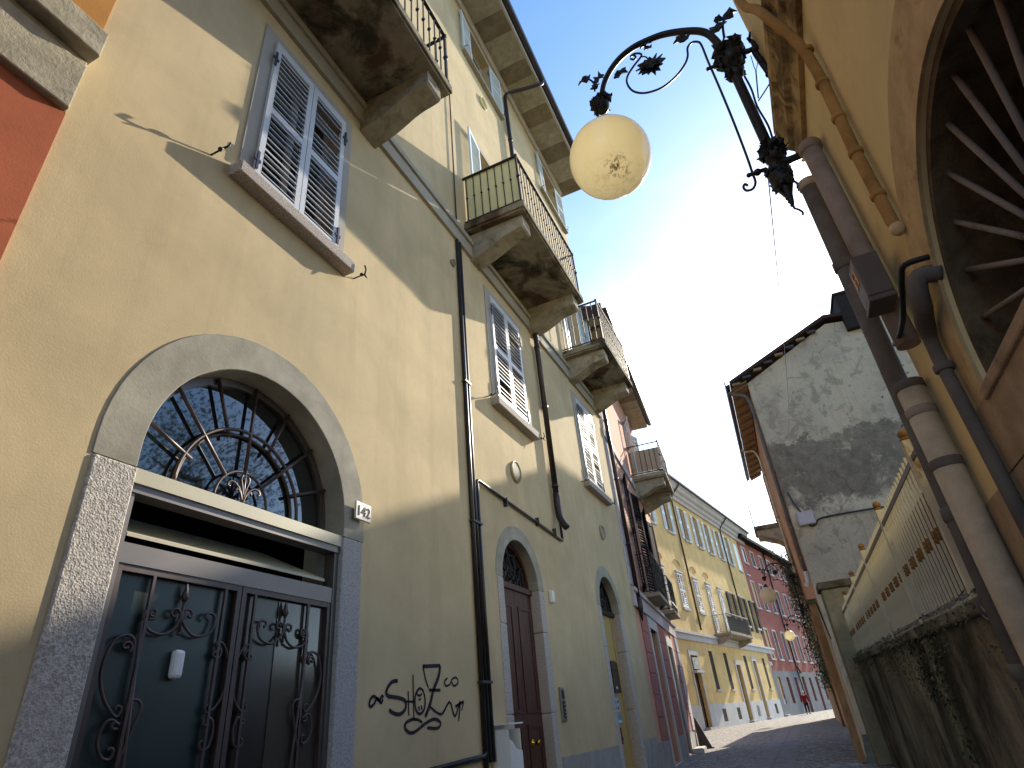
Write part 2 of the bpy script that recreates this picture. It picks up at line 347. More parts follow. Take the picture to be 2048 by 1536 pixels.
# ------------------------------------------------------------------ geometry helpers
class MB:
    def __init__(s): s.v = []; s.f = []; s.sm = []
    def quadbox(s, p, sm=False):
        b = len(s.v); s.v += p
        for f in ((0, 3, 2, 1), (4, 5, 6, 7), (0, 1, 5, 4), (1, 2, 6, 5), (2, 3, 7, 6), (3, 0, 4, 7)):
            s.f.append([b + i for i in f]); s.sm.append(sm)
        return s
    def box(s, x0, x1, y0, y1, z0, z1):
        if x0 > x1: x0, x1 = x1, x0
        if y0 > y1: y0, y1 = y1, y0
        if z0 > z1: z0, z1 = z1, z0
        return s.quadbox([(x0, y0, z0), (x1, y0, z0), (x1, y1, z0), (x0, y1, z0), (x0, y0, z1), (x1, y0, z1), (x1, y1, z1), (x0, y1, z1)])
    def plate(s, outer, holes=(), y0=0, y1=.3, back=True):
        """polygon(s) in x,z with thickness from y0 (front) to y1"""
        def area(p): return sum(p[i][0] * p[(i + 1) % len(p)][1] - p[(i + 1) % len(p)][0] * p[i][1] for i in range(len(p)))
        loops = [outer if area(outer) > 0 else outer[::-1]] + [h if area(h) < 0 else h[::-1] for h in holes]
        flat = [p for lp in loops for p in lp]
        tris = tessellate_polygon([[Vector((p[0], p[1], 0)) for p in lp] for lp in loops])
        b = len(s.v); n = len(flat)
        s.v += [(p[0], y0, p[1]) for p in flat] + [(p[0], y1, p[1]) for p in flat]
        for tr in tris:
            a_, b_, c_ = (flat[i] for i in tr)
            cr = (b_[0] - a_[0]) * (c_[1] - a_[1]) - (c_[0] - a_[0]) * (b_[1] - a_[1])
            q = list(tr) if cr > 0 else list(tr)[::-1]
            s.f.append([b + i for i in q]); s.sm.append(False)
            if back: s.f.append([b + n + i for i in q[::-1]]); s.sm.append(False)
        k = b
        for lp in loops:
            m_ = len(lp)
            for i in range(m_):
                j = (i + 1) % m_
                s.f.append([k + i, k + n + i, k + n + j, k + j]); s.sm.append(False)
            k += m_
        return s
    def prism_x(s, prof, x0, x1):
        """profile in (y,z), extruded along x"""
        tmp = MB().plate([(p[0], p[1]) for p in prof], (), 0, 1)
        b = len(s.v)
        s.v += [((x0 if v[1] == 0 else x1), v[0], v[2]) for v in tmp.v]
        s.f += [[b + i for i in f] for f in tmp.f]; s.sm += tmp.sm
        return s
    def tube(s, pts, r, n=8, closed=False, caps=True):
        pts = [Vector(p) for p in pts]; rr = r if isinstance(r, (list, tuple)) else [r] * len(pts)
        b = len(s.v); N = len(pts); prev = None
        for i, p in enumerate(pts):
            if closed: tan = pts[(i + 1) % N] - pts[i - 1]
            else: tan = pts[min(i + 1, N - 1)] - pts[max(i - 1, 0)]
            if tan.length < 1e-9: tan = Vector((0, 0, 1))
            tan.normalize()
            if prev is None:
                u = tan.orthogonal().normalized()
            else:
                u = (prev - tan * prev.dot(tan))
                u = u.normalized() if u.length > 1e-6 else tan.orthogonal().normalized()
            prev = u; w_ = tan.cross(u)
            for k in range(n):
                a_ = 2 * math.pi * k / n
                s.v.append(tuple(p + (u * math.cos(a_) + w_ * math.sin(a_)) * rr[i]))
        for i in range(N if closed else N - 1):
            for k in range(n):
                a0 = b + i * n + k; a1 = b + i * n + (k + 1) % n; c0 = b + ((i + 1) % N) * n + k; c1 = b + ((i + 1) % N) * n + (k + 1) % n
                s.f.append([a0, a1, c1, c0]); s.sm.append(True)
        if not closed and caps:
            s.f.append([b + k for k in range(n)][::-1]); s.sm.append(False)
            s.f.append([b + (N - 1) * n + k for k in range(n)]); s.sm.append(False)
        return s
    def lathe(s, prof, o=(0, 0, 0), axis=(0, 0, 1), n=16):
        """prof: list of (r, h) along axis"""
        ax = Vector(axis).normalized(); u = ax.orthogonal().normalized(); w_ = ax.cross(u); o = Vector(o); b = len(s.v)
        for r, h in prof:
            for k in range(n):
                a_ = 2 * math.pi * k / n
                s.v.append(tuple(o + ax * h + (u * math.cos(a_) + w_ * math.sin(a_)) * max(r, 1e-4)))
        for i in range(len(prof) - 1):
            for k in range(n):
                s.f.append([b + i * n + k, b + i * n + (k + 1) % n, b + (i + 1) * n + (k + 1) % n, b + (i + 1) * n + k]); s.sm.append(True)
        s.f.append([b + k for k in range(n)][::-1]); s.sm.append(False)
        s.f.append([b + (len(prof) - 1) * n + k for k in range(n)]); s.sm.append(False)
        return s
    def ball(s, c, r, n=12, rings=7, sz=1.0):
        return s.lathe([(r * math.sin(math.pi * i / rings), -r * sz * math.cos(math.pi * i / rings)) for i in range(rings + 1)], c, (0, 0, 1), n)
    def mesh(s, name):
        me = bpy.data.meshes.new(name); me.from_pydata(s.v, [], s.f); me.polygons.foreach_set('use_smooth', s.sm); me.update(); return me
    def build(s, name, mat, parent=None, bevel=0):
        me = s.mesh(name)
        if mat is not None: me.materials.append(M[mat] if isinstance(mat, str) else mat)
        o = bpy.data.objects.new(name, me); COL.objects.link(o)
        if parent is not None: o.parent = parent
        if bevel:
            bv = o.modifiers.new('bevel', 'BEVEL'); bv.width = bevel; bv.segments = 2; bv.limit_method = 'ANGLE'
        return o

def inst(me, name, parent, loc=(0, 0, 0), rot=(0, 0, 0), scl=(1, 1, 1)):
    o = bpy.data.objects.new(name, me); COL.objects.link(o)
    if parent is not None: o.parent = parent
    o.location = loc; o.rotation_euler = rot; o.scale = scl
    return o
def tag(o, label, cat, group=None):
    o['label'] = label; o['category'] = cat
    if group: o['group'] = group
    return o
def structure(o): o['kind'] = 'structure'; return o
def meshmat(mb, name, mat):
    me = mb.mesh(name); me.materials.append(M[mat]); return me

class Frame:
    """a facade: local x along the wall, local -y towards the street, z up"""
    def __init__(s, o, az, side):
        s.th = R_(90 - az) if side == 'L' else R_(-90 - az)
        s.o = Vector((o[0], o[1], 0)); s.x = Vector((math.cos(s.th), math.sin(s.th), 0)); s.y = Vector((-math.sin(s.th), math.cos(s.th), 0))
    def at(s, px, py, d=0):
        r = ray(px, py); t_ = (-d - (CAM - s.o).dot(s.y)) / r.dot(s.y); P = CAM + r * t_
        return ((P - s.o).dot(s.x), P.z)
    def empty(s, name, x=0, d=0, z=0):
        e = bpy.data.objects.new(name, None); COL.objects.link(e)
        e.empty_display_size = .3
        e.location = s.o + s.x * x - s.y * d + Vector((0, 0, z)); e.rotation_euler = (0, 0, s.th); return e
    def place(s, o, x=0, d=0, z=0):
        o.location = s.o + s.x * x - s.y * d + Vector((0, 0, z)); o.rotation_euler = (0, 0, s.th); return o

def arch(c, r, zs, z0, n=28):
    return [(c - r, z0)] + [(c - r * math.cos(math.pi * i / n), zs + r * math.sin(math.pi * i / n)) for i in range(n + 1)] + [(c + r, z0)]
def rect(x0, x1, z0, z1): return [(x0, z0), (x1, z0), (x1, z1), (x0, z1)]
def ring(c, r0, r1, zs, n=28, low=None):
    o = [(c - r1 * math.cos(math.pi * i / n), zs + r1 * math.sin(math.pi * i / n)) for i in range(n + 1)]
    q = [(c + r0 * math.cos(math.pi * i / n), zs + r0 * math.sin(math.pi * i / n)) for i in range(n + 1)]
    if low is None: return o + q
    return [(c - r1, low)] + o + [(c + r1, low), (c + r0, low)] + q + [(c - r0, low)]
def smooth(pts, k=3):
    """Catmull-Rom through points"""
    P = [Vector(p) for p in pts]; o = []
    for i in range(len(P) - 1):
        p0, p1, p2, p3 = P[max(i - 1, 0)], P[i], P[i + 1], P[min(i + 2, len(P) - 1)]
        for j in range(k):
            t_ = j / k
            o.append(.5 * ((2 * p1) + (p2 - p0) * t_ + (2 * p0 - 5 * p1 + 4 * p2 - p3) * t_ ** 2 + (3 * p1 - p0 - 3 * p2 + p3) * t_ ** 3))
    o.append(P[-1]); return o
def text_mesh(txt, size, ext, name, mat):
    cu = bpy.data.curves.new(name, 'FONT'); cu.body = txt; cu.size = size; cu.extrude = ext; cu.align_x = 'CENTER'; cu.align_y = 'CENTER'; cu.resolution_u = 3
    ob = bpy.data.objects.new(name, cu); COL.objects.link(ob)
    bpy.context.view_layer.update()
    me = bpy.data.meshes.new_from_object(ob.evaluated_get(bpy.context.evaluated_depsgraph_get()))
    bpy.data.objects.remove(ob); bpy.data.curves.remove(cu)
    me.materials.clear(); me.materials.append(M[mat]); me.name = name
    return me

# ------------------------------------------------------------------ frames of the street
FA = Frame((-3.2, 0), 0, 'L')         # yellow house
FP = Frame((-3.2, 13.4), -5, 'L')     # pink house
FB = Frame((-6.9, 40.4), 8.7, 'L')    # ochre house
FC = Frame((-3.7, 61.3), 11, 'L')     # red house at the bend
FR = Frame((.85, 0), 0, 'R')          # yellow house on the right, local x = -Y
FG = Frame((.59, 22.4), -2.2, 'R')    # house with the bare gable

# ------------------------------------------------------------------ ground and road
g = MB(); g.v = [(-400, -400, -.012), (400, -400, -.012), (400, 900, -.012), (-400, 900, -.012)]; g.f = [[0, 1, 2, 3]]; g.sm = [False]
structure(g.build('ground', 'earth'))
rd = [(-3.2, -12), (.85, -12), (.85, 3.2), (.87, 3.3), (.58, 12.6), (.2, 12.7), (.56, 22.4), (.14, 33.4), (.2, 43.5), (2.5, 46), (6, 88), (3, 92), (-3.7, 61.3), (-8.1, 32.6), (-8.3, 27), (-4.0, 21.6), (-3.2, 13.4)]
def flat(poly, z):
    b = MB(); b.v = [(p[0], p[1], z) for p in poly]
    for tr in tessellate_polygon([[Vector((p[0], p[1], 0)) for p in poly]]):
        a_, b_, c_ = (poly[i] for i in tr)
        cr = (b_[0] - a_[0]) * (c_[1] - a_[1]) - (c_[0] - a_[0]) * (b_[1] - a_[1])
        b.f.append(list(tr) if cr > 0 else list(tr)[::-1]); b.sm.append(False)
    return b
road = structure(flat(rd, 0).build('road', 'cobble'))
# two rows of worn stone guide slabs running down the middle
def mid(Y):
    return -1.22 - .028 * max(Y - 13, 0) + .0006 * max(Y - 30, 0) ** 2
y = 1.0
rows = []
for k, off in enumerate((-.2, .2)):
    y = 1.0 + .4 * k
    while y < 58:
        L = random.uniform(.8, 1.35); x0 = mid(y) + off; x1 = mid(y + L) + off; w_ = .19
        b = MB(); z0, z1 = -.02, .006 + random.uniform(0, .004)
        b.quadbox([(x0 - w_, y + .008, z0), (x0 + w_, y + .008, z0), (x1 + w_, y + L - .008, z0), (x1 - w_, y + L - .008, z0),
                   (x0 - w_, y + .008, z1), (x0 + w_, y + .008, z1), (x1 + w_, y + L - .008, z1), (x1 - w_, y + L - .008, z1)])
        b.build('slab', 'slabstone', road); y += L

# ------------------------------------------------------------------ shared pieces
def leaf_frame(w_, h, panels, t_=.035, st=.06, rail=.075):
    """louvred shutter leaf: origin at hinge bottom, local x to the free edge"""
    b = MB(); b.box(0, st, -t_, 0, 0, h); b.box(w_ - st, w_, -t_, 0, 0, h)
    for z0, z1 in panels: pass
    zs = [0] + [z for p in panels for z in p] + [h]
    for i in range(0, len(zs), 2): b.box(st, w_ - st, -t_ + .001, -.001, zs[i], zs[i + 1])
    return b
_slats = {}
def slat_mesh(w_, mat):
    k = (round(w_, 3), mat)
    if k not in _slats:
        b = MB(); a_ = R_(38); hw = .025
        c_, s_ = math.cos(a_) * hw, math.sin(a_) * hw
        b.quadbox([(0, -c_, -s_), (w_, -c_, -s_), (w_, c_, s_), (0, c_, s_), (0, -c_, -s_ + .009), (w_, -c_, -s_ + .009), (w_, c_, s_ + .009), (0, c_, s_ + .009)])
        _slats[k] = meshmat(b, 'slat', mat)
    return _slats[k]
def shutter(parent, x, z, w_, h, side, mat='shutter', ang=0, slats=True, y=-.02, pitch=.075, skip=(), hinges=True, panels=None):
    """side=1: hinge on the left edge; side=-1: hinge on the right edge. ang swings the leaf towards the street"""
    panels = panels or [(.13, h * .5 - .04), (h * .5 + .04, h - .1)]
    b = leaf_frame(w_, h, panels)
    if side < 0:
        b.v = [(v[0] - w_, v[1], v[2]) for v in b.v]
    o = b.build('shutter', mat, parent)
    o.location = (x, y, z); o.rotation_euler = (0, 0, -ang if side > 0 else ang)
    if slats:
        me = slat_mesh(w_ - .12, mat); i = 0
        for z0, z1 in panels:
            n = max(2, int((z1 - z0) / pitch))
            for k in range(n):
                i += 1
                if i in skip: continue
                inst(me, 'slat', o, ((.06 if side > 0 else .06 - w_), -.0175, z0 + (k + .5) * (z1 - z0) / n + random.gauss(0, .0015)), (random.gauss(0, .07) + (.5 if random.random() < .03 else 0), random.gauss(0, .004), 0))
    else:
        for z0, z1 in panels:
            MB().box((.06 if side > 0 else .06 - w_), (w_ - .06 if side > 0 else -.06), -.026, -.01, z0, z1).build('louvre_panel', mat, o)
    if hinges:
        for hz in (.22, h - .3):
            hb = MB(); hx = 0
            hb.box(hx - .035, hx + .035, -.048, -.036, hz, hz + .03); hb.box(hx - .012, hx + .012, -.05, -.036, hz - .09, hz + .12)
            hb.build('hinge', 'zinc', o)
    return o
def dark_window(parent, x0, x1, z0, z1, y=.24, mat='glass', fm='shutter', mull=True, name='window'):
    b = MB(); f = .06
    b.box(x0, x0 + f, y - .05, y, z0, z1); b.box(x1 - f, x1, y - .05, y, z0, z1)
    b.box(x0 + f, x1 - f, y - .049, y - .001, z0, z0 + f); b.box(x0 + f, x1 - f, y - .049, y - .001, z1 - f, z1)
    if mull: b.box((x0 + x1) / 2 - .04, (x0 + x1) / 2 + .04, y - .052, y - .002, z0 + f, z1 - f)
    o = b.build(name, fm, parent)
    MB().box(x0 + .02, x1 - .02, y - .02, y - .012, z0 + .02, z1 - .02).build('pane', mat, o)
    return o
def sill(parent, x0, x1, z, th=.13, d=.13, mat='sill'):
    return MB().box(x0, x1, -d, .05, z - th, z).build('window_sill', mat, parent, .012)
def keeper(parent, x, z, flip=1, s=1.0):
    """wrought-iron shutter holder sticking out of the wall"""
    b = MB(); b.tube([(x, 0, z), (x, -.14 * s, z)], .008 * s, 6); b.tube([(x, -.14 * s, z), (x + .02 * flip, -.17 * s, z + .03), (x + .03 * flip, -.16 * s, z + .08)], .009 * s, 6)
    b.ball((x, -.1 * s, z + .01), .02 * s, 8, 5); b.tube([(x, -.13 * s, z), (x - .03 * flip, -.15 * s, z - .04)], [.012 * s, .004], 6)
    return b.build('shutter_holder', 'iron', parent)

_bal = {}
def baluster_mesh(h, kind):
    k = (round(h, 3), kind)
    if k not in _bal:
        b = MB(); b.box(-.007, .007, -.007, .007, 0, h)
        if kind == 'diamond': b.lathe([(.002, -.032), (.026, 0), (.002, .032)], (0, 0, h * .52), (0, 0, 1), 4)
        elif kind == 'bead': b.ball((0, 0, h * .55), .026, 8, 5)
        if kind: b.ball((0, 0, .03), .014, 6, 4); b.ball((0, 0, h - .03), .014, 6, 4)
        _bal[k] = meshmat(b, 'baluster', 'iron')
    return _bal[k]
def balcony(parent, s0, s1, zb, d=1.05, th=.13, rail=1.1, kind='diamond', corb=True, slabmat='slab', corbmat='corbel', pitch=.135, name='balcony', cw=.3, ch=.52, moulding=True):
    """slab on two scrolled corbels with an iron rail"""
    b = MB(); b.box(s0, s1, -d, -.002, zb, zb + th)
    if moulding: b.box(s0 + .03, s1 - .03, -d + .03, -.002, zb - .035, zb)
    o = b.build(name, slabmat, parent, .012)
    if corb:
        for c in (s0 + .14 + cw / 2, s1 - .14 - cw / 2):
            k = d - .1; z = zb - .034
            pr = [(0, z), (-k, z), (-k, z - .2), (-k + .03, z - .235), (-k + .12, z - .25), (-k + .24, z - .262), (-k + .36, z - .3), (-k + .5, z - .37), (-k + .66, z - .44), (-k + .82, z - .49), (0, z - ch)]
            MB().prism_x(pr, c - cw / 2, c + cw / 2).build('corbel', corbmat, o, .014)
    zt = zb + th; i_ = .05
    x0, x1, yo = s0 + i_, s1 - i_, -d + i_
    r = MB()
    r.box(x0 - .022, x1 + .022, yo - .022, yo + .022, zt + rail - .02, zt + rail); r.box(x0 - .022, x0 + .022, yo + .022, 0, zt + rail - .02, zt + rail); r.box(x1 - .022, x1 + .022, yo + .022, 0, zt + rail - .02, zt + rail)
    r.build('top_rail', 'iron', o)
    r = MB(); r.box(x0 - .012, x1 + .012, yo - .012, yo + .012, zt + .05, zt + .07); r.box(x0 - .012, x0 + .012, yo + .012, 0, zt + .05, zt + .07); r.box(x1 - .012, x1 + .012, yo + .012, 0, zt + .05, zt + .07)
    r.build('bottom_rail', 'iron', o)
    for x in (x0, x1):
        p = MB(); p.box(x - .016, x + .016, yo - .016, yo + .016, zt, zt + rail - .02); p.ball((x, yo, zt + rail * .55), .036, 8, 5); p.ball((x, yo, zt + rail + .01), .03, 8, 5); p.ball((x, yo, zt + .03), .03, 8, 5)
        p.build('post', 'iron', o)
    me = baluster_mesh(rail - .09, kind)
    n = int((x1 - x0) / pitch)
    for k in range(1, n): inst(me, 'baluster', o, (x0 + (x1 - x0) * k / n, yo, zt + .07))
    n = int((-yo) / pitch)
    for x in (x0, x1):
        for k in range(1, n + 1): inst(me, 'baluster', o, (x, yo + (-yo) * k / (n + .5), zt + .07))
    return o

# ------------------------------------------------------------------ yellow house (left foreground)
HA = FA.empty('yellow_house')
tag(HA, 'tall yellow plastered house with balconies and arched doors filling the left side', 'house')
A0, A1, ATOP = 1.09, 13.4, 15.6
DC, DR, DRO, DZS, DZC = 2.96, .912, 1.175, 2.44, 2.545      # big doorway
EC, ER, ERO, EZS = 7.47, .57, .76, 2.60          # second doorway
GC, GR, GRO, GZS = 11.55, .60, .80, 2.74         # third doorway
WIN1 = [(2.42, 3.48, 5.17, 7.18), (7.16, 8.30, 5.17, 7.18), (11.30, 12.44, 5.17, 7.18)]
FREN = [(2.4, 3.5, 8.12, 10.9), (7.3, 8.45, 8.12, 10.95), (11.75, 12.85, 8.12, 10.95)]
WIN3 = [(7.35, 8.35, 13.75, 15.2), (11.75, 12.75, 13.75, 15.2)]
holes = [arch(DC, DR + .03, DZC, .02), arch(EC, ER + .03, EZS, .02), arch(GC, GR + .03, GZS, .02)]
holes += [rect(*w_) for w_ in WIN1 + FREN + WIN3]
MB().plate([(A0, 0), (A1, 0), (A1, ATOP), (A0, ATOP)], holes, 0, .42, False).build('wall', 'yellow', HA)
MB().box(A0, A1, 2.2, 2.3, 0, ATOP).build('dark_back_panel', 'dark_room', HA)
# roof and eaves
rf = MB(); rf.prism_x([(-.95, ATOP + .16), (-.95, ATOP + .24), (6, ATOP + 2.6), (6, ATOP + 2.5)], A0, A1 + .25)
rf = rf.build('roof', 'tile', HA)
x = A0; i = 0
while x < A1 + .2:
    L = (.86, .52)[i % 2] * random.uniform(.92, 1.08); e_ = min(x + L, A1 + .22)
    MB().box(x + .005, e_ - .005, -.84, .02, ATOP, ATOP + .1).build('soffit_panel', ('soffit_l', 'soffit_d')[i % 2], rf)
    x += L; i += 1
MB().box(A0, A1 + .24, -.90, -.845, ATOP - .03, ATOP + .14).build('fascia', 'pale_trim', rf)
MB().prism_x([(0.0, ATOP - .16), (-.05, ATOP - .16), (-.09, ATOP - .03), (-.09, ATOP - .002), (0, ATOP - .002)], A0, A1).build('cornice_moulding', 'pale_trim', rf)
gp = [(-.905 - .075 - .08 * math.cos(math.pi * k / 8), ATOP + .16 - .08 * math.sin(math.pi * k / 8)) for k in range(9)]
MB().prism_x(gp + [(p[0] * .99 + .009 * -.98, p[1] + .012) for p in gp[::-1]], A0, A1 + .3).build('gutter', 'zinc', rf)
# string course below the balconies
scs = MB(); scs.box(A0, A1, -.05, .002, 7.55, 7.78); scs.box(A0, A1, -.085, .002, 7.783, 7.86); scs.box(A0, A1, -.065, .002, 7.863, 7.93)
scs.build('string_course', 'lead_trim', HA, .006)
# plinth
for x0, x1 in ((4.14, 6.7), (8.24, 10.74), (12.36, A1)):
    MB().box(x0, x1, -.012, .002, .0, .61).build('plinth', 'plinth', HA)
# windows of the first floor with closed louvred shutters
def surround(parent, x0, x1, z0, z1, w_=.14, d=.015, mat='frame_grey'):
    return MB().plate(rect(x0 - w_, x1 + w_, z0, z1 + w_), [rect(x0, x1, z0 + .001, z1)], -d, .004, False).build('window_surround', mat, parent)
for i, (x0, x1, z0, z1) in enumerate(WIN1):
    win = dark_window(HA, x0, x1, z0, z1)
    surround(win, x0, x1, z0, z1)
    sill(win, x0 - .2, x1 + .2, z0)
    w_ = (x1 - x0) / 2 - .004
    shutter(HA, x0, z0 + .005, w_, z1 - z0 - .01, 1, y=-.012, skip=((), (4,), ())[i])
    shutter(HA, x1, z0 + .005, w_, z1 - z0 - .01, -1, y=-.012, skip=((16, 20), (11, 18), (7,))[i])
    keeper(win, x0 - .38, z0 - .08); keeper(win, x1 + .34, z0 - .05, -1)
# french windows behind the balconies, shutters folded back
for i, (x0, x1, z0, z1) in enumerate(FREN):
    win = dark_window(HA, x0, x1, z0, z1, name='french_window')
    surround(win, x0, x1, z0, z1, .1)
    w_ = (x1 - x0) / 2
    shutter(HA, x0, z0 + .02, w_, z1 - z0 - .04, 1, 'shutter_blue', R_((174, 173, 172)[i]), y=-.03)
    shutter(HA, x1, z0 + .02, w_, z1 - z0 - .04, -1, 'shutter_blue', R_((172, 172, 170)[i]), y=-.03)
for i, (x0, x1, z0, z1) in enumerate(WIN3):
    win = dark_window(HA, x0, x1, z0, z1)
    surround(win, x0, x1, z0, z1, .1); sill(win, x0 - .5, x1 + .5, z0, .08, .1, 'lead_trim')
    w_ = (x1 - x0) / 2
    shutter(HA, x0, z0 + .01, w_, z1 - z0 - .02, 1, 'shutter_blue', R_(174), y=-.03)
    shutter(HA, x1, z0 + .01, w_, z1 - z0 - .02, -1, 'shutter_blue', R_(174), y=-.03)
    keeper(win, x0 - .45, z0 + .05, 1, .8); keeper(win, x1 + .45, z0 + .05, -1, .8)
# balconies
b1 = balcony(HA, 1.55, 4.22, 7.96, 1.07, kind='bead')
b2 = balcony(HA, 6.45, 9.35, 8.06, 1.07)
b3 = balcony(HA, 11.0, 13.3, 8.08, 1.0)
sc_ = MB(); sc_.box(6.53, 6.536, -1.0, -.03, 8.26, 9.28); sc_.build('screen', 'cream_screen', b2)

# big doorway: rendered archivolt, granite jambs, fanlight, door
AW = MB().plate(ring(DC, DR - .001, DRO, DZC, 32, DZS), (), -.007, .26).build('archivolt', 'grey_plaster', HA, .008)
for x0, x1, mt in ((DC - DRO + .01, DC - DR + .004, 'granite_light'), (DC + DR - .004, DC + DRO - .02, 'granite_grey')):
    MB().box(x0, x1, -.012, .26, 0, DZS - .004).build('jamb_stone', mt, HA, .01)
FY = .17   # depth of the fanlight behind the wall face
fan = MB()
fan.plate(ring(DC, DR - .06, DR - .002, DZC, 32, DZS + .03), (), FY + .02, FY + .09)
fan.box(DC - DR, DC + DR, FY - .03, FY + .11, DZS + .005, DZS + .035)
fan = fan.build('fanlight', 'bronze', HA)
MB().plate(arch(DC, DR - .03, DZC, DZS + .03), (), FY + .05, FY + .055).build('pane', 'glass', fan)
for rr, yy in ((.55, FY + .0), (.52, FY + .035), (.235, FY + .0)):
    MB().tube([(DC - rr * math.cos(math.pi * k / 32), yy, DZC - .04 + rr * math.sin(math.pi * k / 32)) for k in range(33)], .013 if rr > .3 else .010, 8).build('ring_bar', 'brown_iron', fan)
for k in range(1, 8):
    a_ = math.pi * k / 8; r0 = .235 if k % 2 == 0 else .49
    MB().tube([(DC - r * math.cos(a_), FY, DZC - .04 + r * math.sin(a_)) for r in (r0, DR + .02 * math.sin(a_))], .013, 8).build('radial_bar', 'brown_iron', fan)
orn = MB(); oc = (DC, FY - .012, DZS + .04)
for sgn in (-1, 1):
    for q in ([(0, 0), (.012, .07), (.03, .12), (.075, .16), (.11, .15), (.115, .125), (.1, .12)], [(0, .02), (.02, .09), (.05, .125), (.055, .1)], [(0, .05), (.012, .13), (.03, .2), (.02, .23)]):
        orn.tube(smooth([(oc[0] + sgn * p[0] * 1.25, oc[1], oc[2] + p[1]) for p in q]), .0085, 6)
orn.tube([(oc[0], oc[1], oc[2]), (oc[0], oc[1], oc[2] + .28)], [.014, .004], 6)
orn.build('leaf_ornament', 'brown_iron', fan)
FY = .05   # the door itself stands almost flush
# metal head box, open transom with a tilted shade, door frame
head = MB(); head.box(DC - DR + .005, DC + DR - .005, FY - .045, FY + .2, DZS - .085, DZS + .002)
head = head.build('head_box', 'beige_metal', HA)
MB().box(DC - DR + .004, DC + DR - .004, FY - .03, FY + .09, DZS - .135, DZS - .087).build('head_trim', 'bronze', head)
TZ0, TZ1 = 2.03, DZS - .137
fr_ = MB(); fr_.box(DC - DR + .003, DC - DR + .05, FY - .02, FY + .08, .01, TZ1 - .002); fr_.box(DC + DR - .05, DC + DR - .003, FY - .02, FY + .08, .01, TZ1 - .002)
fr_.box(DC - DR + .05, DC + DR - .05, FY - .015, FY + .075, TZ0 - .11, TZ0)
fr_ = fr_.build('door_frame', 'bronze', HA)
shd = MB(); shd.quadbox([(DC - DR + .09, FY + .03, TZ0 + .05), (DC + DR - .09, FY + .03, TZ0 + .05), (DC + DR - .3, FY + .5, TZ0 + .30), (DC - DR + .09, FY + .5, TZ0 + .30),
     (DC - DR + .09, FY + .03, TZ0 + .07), (DC + DR - .09, FY + .03, TZ0 + .07), (DC + DR - .3, FY + .5, TZ0 + .32), (DC - DR + .09, FY + .5, TZ0 + .32)])
shd.build('tilted_shade', 'beige_metal', fr_)
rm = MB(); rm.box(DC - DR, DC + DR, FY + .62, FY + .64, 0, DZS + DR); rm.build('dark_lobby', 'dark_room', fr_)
DT = TZ0 - .112
LW = (2 * DR - .10) / 2 - .004
